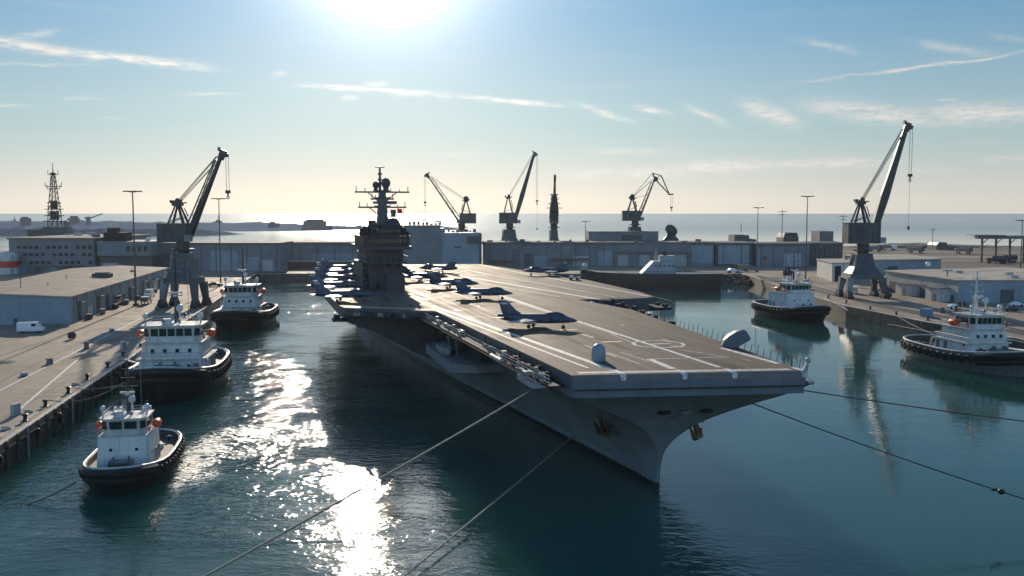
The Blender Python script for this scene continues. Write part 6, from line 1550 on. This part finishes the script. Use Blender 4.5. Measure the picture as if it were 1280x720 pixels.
def vehicle(kind, p, rz, m, label, s=1.0, group=None):
    r = thing({'van': 'delivery_van', 'car': 'parked_car', 'truck': 'flatbed_truck'}[kind], label, kind, (p[0], p[1], ZQ + .03), rz, group, s)
    if kind == 'van':
        q = MB(); q.loft([[(x, -1, .45), (x, -1.02, 1.1), (x, -.9, zt), (x, .9, zt), (x, 1.02, 1.1), (x, 1, .45)] for x, zt in ((-2.6, 2.3), (1.3, 2.35), (1.9, 1.35), (2.6, 1.1))], closed=True, cap=True); q.build('body', m, r, 0)
        q = MB(); q.add([(1.36, -.8, 2.26), (1.36, .8, 2.26), (1.93, .88, 1.4), (1.93, -.88, 1.4)], [(0, 1, 2, 3)]); o = q.build('windscreen', M['glass'], r, 0); o.location = (.03, 0, .03)
        W_ = 1.7
        for s in (-1, 1):
            q = MB(); q.box((.75, s * .975, 1.45), (.9, .06, .6)); q.build('side_window', M['glass'], r, 0)
            q = MB(); q.box((2.45, s * .6, .75), (.3, .3, .2)); q.build('headlight', M['clutter_light'], r, 0)
        q = MB(); q.box((-2.62, 0, .9), (.06, 1.5, 1.2)); q.build('rear_door', M['offwhite'], r, 0)
    elif kind == 'car':
        q = MB(); q.loft([[(x, -.88, .35), (x, -.9, .75), (x, -.7, zt), (x, .7, zt), (x, .9, .75), (x, .88, .35)] for x, zt in ((-2.2, .85), (-1.5, 1.0), (-1.0, 1.42), (.4, 1.45), (1.1, .98), (2.2, .8))], closed=True, cap=True); q.build('body', m, r, 0)
        q = MB(); q.box((-.3, 0, 1.0), (2.0, 1.52, .3), 0, .8, .9); q.build('window', M['glass'], r, 0); W_ = 1.35
    else:
        q = MB(); q.box((-1, 0, .9), (5, 2.2, .25)); q.box((-1.2, 0, 1.16), (4.2, 2.0, 1.0)); q.build('flatbed', M['tug_hull_grey'], r, 0)
        q = MB(); q.box((2.4, 0, .7), (1.7, 2.1, 1.9), 0, .8, .9); c = q.build('cab', m, r, 0)
        q = MB(); q.box((3.12, 0, 1.5), (.2, 1.8, .8)); q.build('windscreen', M['glass'], c, 0); W_ = 2.0
    for x in (-W_, W_):
        for y in (-.85, .85):
            q = MB(); q.lathe([(.1, -.14), (.36, -.12), (.36, .12), (.1, .14)], (x, y, .36), 10, 'y'); q.build('wheel', M['rubber'], r)
vehicle('van', W(39, 416, ZQ), .2, M['car_white'], 'white van parked before the blue end wall of the left warehouse', 1.45)
wv_ = [(97, 399, 'car', 'car_dark', 'dark car at the near corner of the left warehouse', 1.5, 1.8), (145, 383, 'truck', 'car_dark', 'dark truck parked by the middle of the left warehouse wall', 1.5, 1.75),
       (122, 389, 'car', 'car_white', 'pale car beside the left warehouse wall, third from its near corner', 1.4, 1.7), (183, 380, 'truck', 'car_white', 'white truck just right of the nearest left lamp mast', 1.5, 1.75),
       (187, 372, 'van', 'car_white', 'white van near the far end of the left warehouse', 1.6, 1.75), (268, 358, 'car', 'car_dark', 'dark car beyond the left crane near the quay lamp mast', 1.5, .3),
       (1101, 363, 'truck', 'car_dark', 'dark truck beside the small lean-to behind the right crane', 1.5, 1.4), (1068, 367, 'van', 'car_white', 'white van under the right crane portal', 1.4, 1.2),
       (1192, 386, 'car', 'car_white', 'white car near the corner of the right warehouse', 1.3, .2), (1270, 383, 'car', 'car_white', 'white car at the right picture edge before the warehouse', 1.3, .1), (1262, 389, 'car', 'car_dark', 'dark car at the right picture edge beside the tug mast', 1.3, 3.2),
       (925, 339, 'truck', 'car_dark', 'dark truck at the head of the right basin', 1.9, 3.3), (916, 341, 'car', 'car_white', 'white car left of the dark truck at the head of the right basin', 1.9, .1)]
for (px, py, kd, mm, lb, s, rz) in wv_: vehicle(kd, W(px, py, ZQ), rz, M[mm], lb, s)
r = thing('shipping_container', 'blue container standing alone on the right quay above the tug stern', 'container', W(1158, 396, ZQ), .22)
q = MB(); q.box((0, 0, .15), (3.6, 2.6, 2.8))
for k in range(9): q.box((-1.6 + k * .4, -1.33, .3), (.14, .1, 2.5))
q.build('body', M['container'], r, 0)
q = MB(); q.box((1.84, 0, .25), (.12, 2.3, 2.5)); q.build('door', M['navy_light'], r, 0)
# stacked crates and oil drums along the left warehouse
random.seed(8)
for k in range(7):
    c = P(14 + k * 19 + random.uniform(-3, 3), -2.6) if False else wa + wd * (14 + k * 19) - wn * 2.4
    r = thing('cargo_crate', f'{ORD[k]} grey crate along the left warehouse wall counted from its near corner', 'crate', (c.x, c.y, ZQ + .02), random.uniform(1.5, 2.0), 'crates along the left warehouse wall')
    q = MB(); q.box((0, 0, .15), (2.4, 1.8, 1.7)); q.build('crate_body', M['shed_wall'] if k % 2 else M['timber'], r, 0)
    q = MB(); q.box((0, .5, 0), (2.4, .3, .15)); q.box((0, -.5, 0), (2.4, .3, .15)); q.build('skid', M['timber'], r, 0)

# ------------------------------------------------------------------ left quay edge: bollards, fender piles, tyres
def bollard(p, label, group, s=1.0):
    r = thing('bollard', label, 'bollard', p, 0, group, s)
    q = MB(); q.lathe([(.55, 0), (.6, .08), (.42, .2), (.36, .9), (.42, 1.05), (.62, 1.15), (.62, 1.35), (.4, 1.5), (.05, 1.52)], (0, 0, 0), 14); q.build('post', M['black'], r)
    q = MB(); q.box((0, 0, -.02), (1.7, 1.7, .08)); q.build('base_plate', M['rail_steel'], r, 0); return r
GB = 'bollards along the left quay edge'
ys = [143, 157, 171, 184, 198, 214, 231, 249, 268, 290, 315, 345, 380]
proto_b = None
for k, y in enumerate(ys):
    lb = f'{ORD[k]} black bollard from the near end of the left quay edge'
    p = (LQ(y) - 2.2 - (k % 2) * .4, y, ZQ + .05)
    if proto_b is None: proto_b = bollard(p, lb, GB, .88)
    else: dup(proto_b, p, 0, lb)
GR = 'bollards along the right quay edge'
for k, (x, y) in enumerate(((153.6, 285), (148, 310), (143.5, 333), (140, 352), (137.5, 371), (137.6, 398), (138, 422))):
    dup(proto_b, (x + 1.6, y, ZQ + .05), 0, f'{ORD[k]} black bollard from the near end of the right quay edge', GR)
GP = 'timber fender piles on the left quay wall'
random.seed(12); protos = None
for k in range(28):
    y = 128 + k * 5.2 + random.uniform(-.6, .6)
    lb = f'{ORD[k]} wet timber pile on the left quay wall from the near end'
    loc = (LQ(y) + .45, y, 0)
    if protos is None:
        r = thing('fender_pile', lb, 'pile', loc, 0, GP)
        q = MB(); q.tube([(0, 0, -2), (.05, 0, 2), (0, 0, 4.9)], .33, 9); q.build('post', M['timber'], r)
        q = MB(); q.lathe([(.36, 3.6), (.38, 3.7), (.38, 3.95), (.36, 4.05)], (0, 0, 0), 10); q.build('iron_band', M['rail_steel'], r); protos = r
    else: dup(protos, loc, random.random() * 6, lb)
r = thing('quay_waling', 'long horizontal timber beam bolted behind the left quay piles', 'beam', (0, 0, 0))
q = MB(); q.beam((LQ(110) + .12, 110, 3.2), (LQ(300) + .12, 300, 3.2), .22, .35); q.beam((LQ(110) + .12, 110, 1.6), (LQ(300) + .12, 300, 1.6), .22, .3); q.build('timber_beam', M['timber'], r, 0)
for k, y in enumerate((138, 163, 190, 222)):
    r = thing('quay_ladder', f'{ORD[k]} pale steel ladder from the near end of the left quay wall', 'ladder', (LQ(y) + .95, y, 0), .17, 'ladders on the left quay wall')
    q = MB()
    for s in (-.3, .3): q.tube([(0, s, -1), (0, s, 5.4)], .08, 5)
    q.build('stile', M['clutter_light'], r)
    q = MB()
    for j in range(14): q.tube([(0, -.3, -.6 + j * .4), (0, .3, -.6 + j * .4)], .05, 4)
    q.build('rung', M['clutter_light'], r)
GT = 'tyres hung on the left quay wall'
for k, y in enumerate((135, 149, 168, 181, 204, 236)):
    r = thing('rubber_fender', f'{ORD[k]} black tyre hung on the left quay wall from the near end', 'fender', (LQ(y) + 1.05, y, 2.9), .17, GT)
    q = MB(); q.torus((0, 0, 0), .75, .3, 'x', 14, 7); q.build('tyre_body', M['rubber'], r)
    q = MB(); q.tube([(0, 0, .8), (-.4, 0, 1.9)], .06, 4); q.build('chain', M['cable'], r)
# coils and planks on the quay
for k, (yc_, off_) in enumerate(((151, 3.6), (164, 3.2), (178, 4.0), (207, 3.3), (238, 3.8))):
    p = Vector((LQ(yc_) - off_ + 1.2, yc_, 0)); r = thing('rope_coil', f'{ORD[k]} pale rope coil lying on the left quay near its edge', 'rope coil', (p.x - 1.2, p.y, ZQ + .03), 0, 'rope coils on the left quay')
    q = MB(); pts = [((.9 - .03 * j % .4) * math.cos(j * .5), (.9 - .012 * j) * math.sin(j * .5), .09 + .006 * j) for j in range(60)]; q.tube(pts, .085, 5); q.build('coil', M['concrete_light'], r)

# ------------------------------------------------------------------ mooring lines
def rope(label, a, b_, sag, rad, m, name='mooring_line', group=None, n=28):
    a, b_ = Vector(a), Vector(b_); q = MB()
    q.tube([tuple(a + (b_ - a) * (i / n) - Vector((0, 0, sag * 4 * (i / n) * (1 - i / n)))) for i in range(n + 1)], rad, 6)
    return tag(q.build(name, m, None), label, 'mooring line', group)
def car_w(u, v, z): q = Matrix.Rotation(AX, 3, 'Z') @ Vector((u, v, 0)); return (q.x + S0.x, q.y + S0.y, z)
st = W(701, 466, 17.6)
a1 = PY(698, 468, 136); rope('long pale mooring line running from the starboard bow corner to the lower left', st, W(-30, 876, ZQ), .5, .13, M['rope'])
a2 = hull_pt(.10, 2.2, 1); a2w = Vector(car_w(a2[0], a2[1] - .1, 2.2)); rope('pale mooring line from the hull near the waterline to the bottom edge', a2w, W(290, 896, 0), .15, .12, M['rope'])
rope('thin dark mooring line from the port bow corner to the right edge', car_w(F2[0] + 1, F2[1] + .1, 17.2), W(1905, 577, ZQ), 1.6, .10, M['rope_dark'])
b4 = Vector(car_w(*hull_pt(.004, 14.5, -.9)[:2], 14.5)); e4 = W(1500, 690, 0); rope('thin dark mooring line from the port bow down to the water at right', b4, e4, .8, .10, M['rope_dark'])
# the float on that line
f = None; best = 1e9
for i in range(200):
    p = b4 + (e4 - b4) * (i / 199) - Vector((0, 0, .8 * 4 * (i / 199) * (1 - i / 199)))
    v = p - Vector((0, 0, CAM_H)); k = v.y * math.cos(TH) - v.z * math.sin(TH); sx = 640 + v.x / k * F_PX
    if abs(sx - 1251) < best: best = abs(sx - 1251); f = p.copy()
r = thing('line_float', 'small dark float clamped on the lower right mooring line', 'float', f)
q = MB(); q.ball((0, 0, 0), .42, 10, 7, 1.2, 1, .9); q.build('float_body', M['black'], r)
q = MB(); q.box((-.9, .1, .1), (.8, .4, .35)); q.build('clamp', M['black'], r, 0)
# tug lines
hd1 = Vector((math.cos(rz), math.sin(rz)))
def tugw(c_, rz_, s, x, y, z): return Vector((c_[0] + s * (x * math.cos(rz_) - y * math.sin(rz_)), c_[1] + s * (x * math.sin(rz_) + y * math.cos(rz_)), z * s))
CT1, RT1 = Vector(TUG1.location), TUG1.rotation_euler.z
rope('slack dark tow line from the bow of the lone tug to the left edge', tugw(CT1, RT1, 1, 14.5, -5.0, 2.6), W(-60, 641, .1), 1.6, .10, M['rope_dark'])
CT2, RT2 = Vector(TUG2.location), TUG2.rotation_euler.z
rope('sagging pale line from the large moored tug to the quay bollards', tugw(CT2, RT2, 1.46, 13, -5.6, 3.2), (LQ(184) - 2.2, 184, ZQ + 1.3), 1.8, .10, M['rope'])
rope('short pale line from the large moored tug to a nearer bollard', tugw(CT2, RT2, 1.46, 14, -5.0, 3.2), (LQ(198) - 2.6, 198, ZQ + 1.3), .9, .09, M['rope'])
CT5, RT5 = Vector(TUG5.location), TUG5.rotation_euler.z
rope('pale line from the stern of the grey tug to the right quay', tugw(CT5, RT5, 1.42, -15.5, 4.5, 3.0), (139.2, 352, ZQ + 1.3), .6, .08, M['rope'])

# ------------------------------------------------------------------ quay clutter
random.seed(77)
def pallet(p, rz, label, group, n):
    r = thing('pallet_load', label, 'pallet', (p[0], p[1], ZQ + .03), rz, group)
    q = MB()
    for y in (-.5, 0, .5): q.box((0, y, 0), (1.5, .14, .14))
    for k in range(5): q.box((-.6 + k * .3, 0, .144), (.22, 1.2, .04))
    q.build('pallet_base', M['timber'], r, 0)
    q = MB()
    for j in range(n): q.box((random.uniform(-.08, .08), random.uniform(-.08, .08), .19 + j * .62), (1.3 - .1 * (j % 2), 1.1, .6))
    q.build('load', M[['offwhite', 'container', 'tug_hull_grey', 'roof_brown'][n % 4]], r, 0)
for k, (px, py) in enumerate(((30, 470), (62, 455), (108, 436), (140, 414), (196, 388), (243, 370))):
    pallet(W(px, py, ZQ), random.uniform(0, 3), f'{ORD[k]} loaded pallet standing on the open left quay from the near end', 'pallets on the left quay', 1 + k % 3)
for k, (px, py) in enumerate(((1228, 397), (1178, 391), (1128, 379), (1062, 357), (1010, 352))):
    pallet(W(px, py, ZQ), random.uniform(0, 3), f'{ORD[k]} loaded pallet on the right quay from the near end', 'pallets on the right quay', 1 + (k + 1) % 3)
def drum(p, label):
    r = thing('cable_drum', label, 'cable drum', (p[0], p[1], ZQ + 1.1), random.uniform(0, 3))
    q = MB(); q.lathe([(1.05, -.6), (1.05, -.5), (.6, -.48), (.6, .48), (1.05, .5), (1.05, .6)], (0, 0, 0), 20, 'y'); q.build('reel', M['timber'], r)
    q = MB(); q.lathe([(.82, -.46), (.85, 0), (.82, .46)], (0, 0, 0), 18, 'y'); q.build('cable', M['black'], r)
drum(W(90, 424, ZQ), 'wooden cable drum on the left quay near the white van'); drum(W(1112, 372, ZQ), 'wooden cable drum on the right quay right of the tall crane')
def cabinet(p, rz, label):
    r = thing('electrical_cabinet', label, 'cabinet', (p[0], p[1], ZQ + .02), rz, 'shore power cabinets')
    q = MB(); q.box((0, 0, 0), (2.0, 1.0, .25)); q.box((0, 0, .254), (1.8, .8, 1.9)); q.build('casing', M['shed_wall_light'], r, 0)
    for s in (-.45, .45):
        q = MB(); q.box((s, -.42, .35), (.8, .05, 1.7)); q.build('door', M['navy_light'], r, 0)
for k, y in enumerate((176, 262, 336)): cabinet((LQ(y) - 5.6, y, 0), 1.4, f'{ORD[k]} pale shore power cabinet from the near end of the left quay')
# gangway from the quay to the large moored tug
g0 = Vector((LQ(243) - 1.5, 243, ZQ + .3)); g1 = tugw(CT2, RT2, 1.46, -1.5, -5.9, 3.4)
r = thing('gangway', 'narrow pale gangway from the left quay to the large moored tug', 'gangway', (0, 0, 0))
q = MB(); q.beam(tuple(g0), tuple(g1), 1.1, .16); q.build('walkway', M['clutter_light'], r, 0)
dg = (g1 - g0); ng = Vector((-dg.y, dg.x, 0)).normalized() * .5
for s in (-1, 1):
    q = MB()
    for h in (.55, 1.05): q.tube([tuple(g0 + ng * s + Vector((0, 0, h))), tuple(g1 + ng * s + Vector((0, 0, h)))], .04, 4)
    for j in range(7): c = g0 + dg * j / 6 + ng * s; q.tube([tuple(c), tuple(c + Vector((0, 0, 1.05)))], .04, 4)
    q.build('handrail', M['clutter_light'], r)

for (px, y, m_, lb) in ((1094, 930, 'car_dark', 'tiny dark truck on the right skyline nearest the tall crane'), (1112, 960, 'car_white', 'tiny pale truck on the right skyline, left of the hanging hook'), (1146, 900, 'car_dark', 'tiny dark truck on the right skyline left of the utility pole'), (1206, 880, 'car_dark', 'tiny dark truck on the dirt ground left of the canopy')):
    vehicle('truck', (X(px, y), y), .1, M[m_], lb, 2.4)
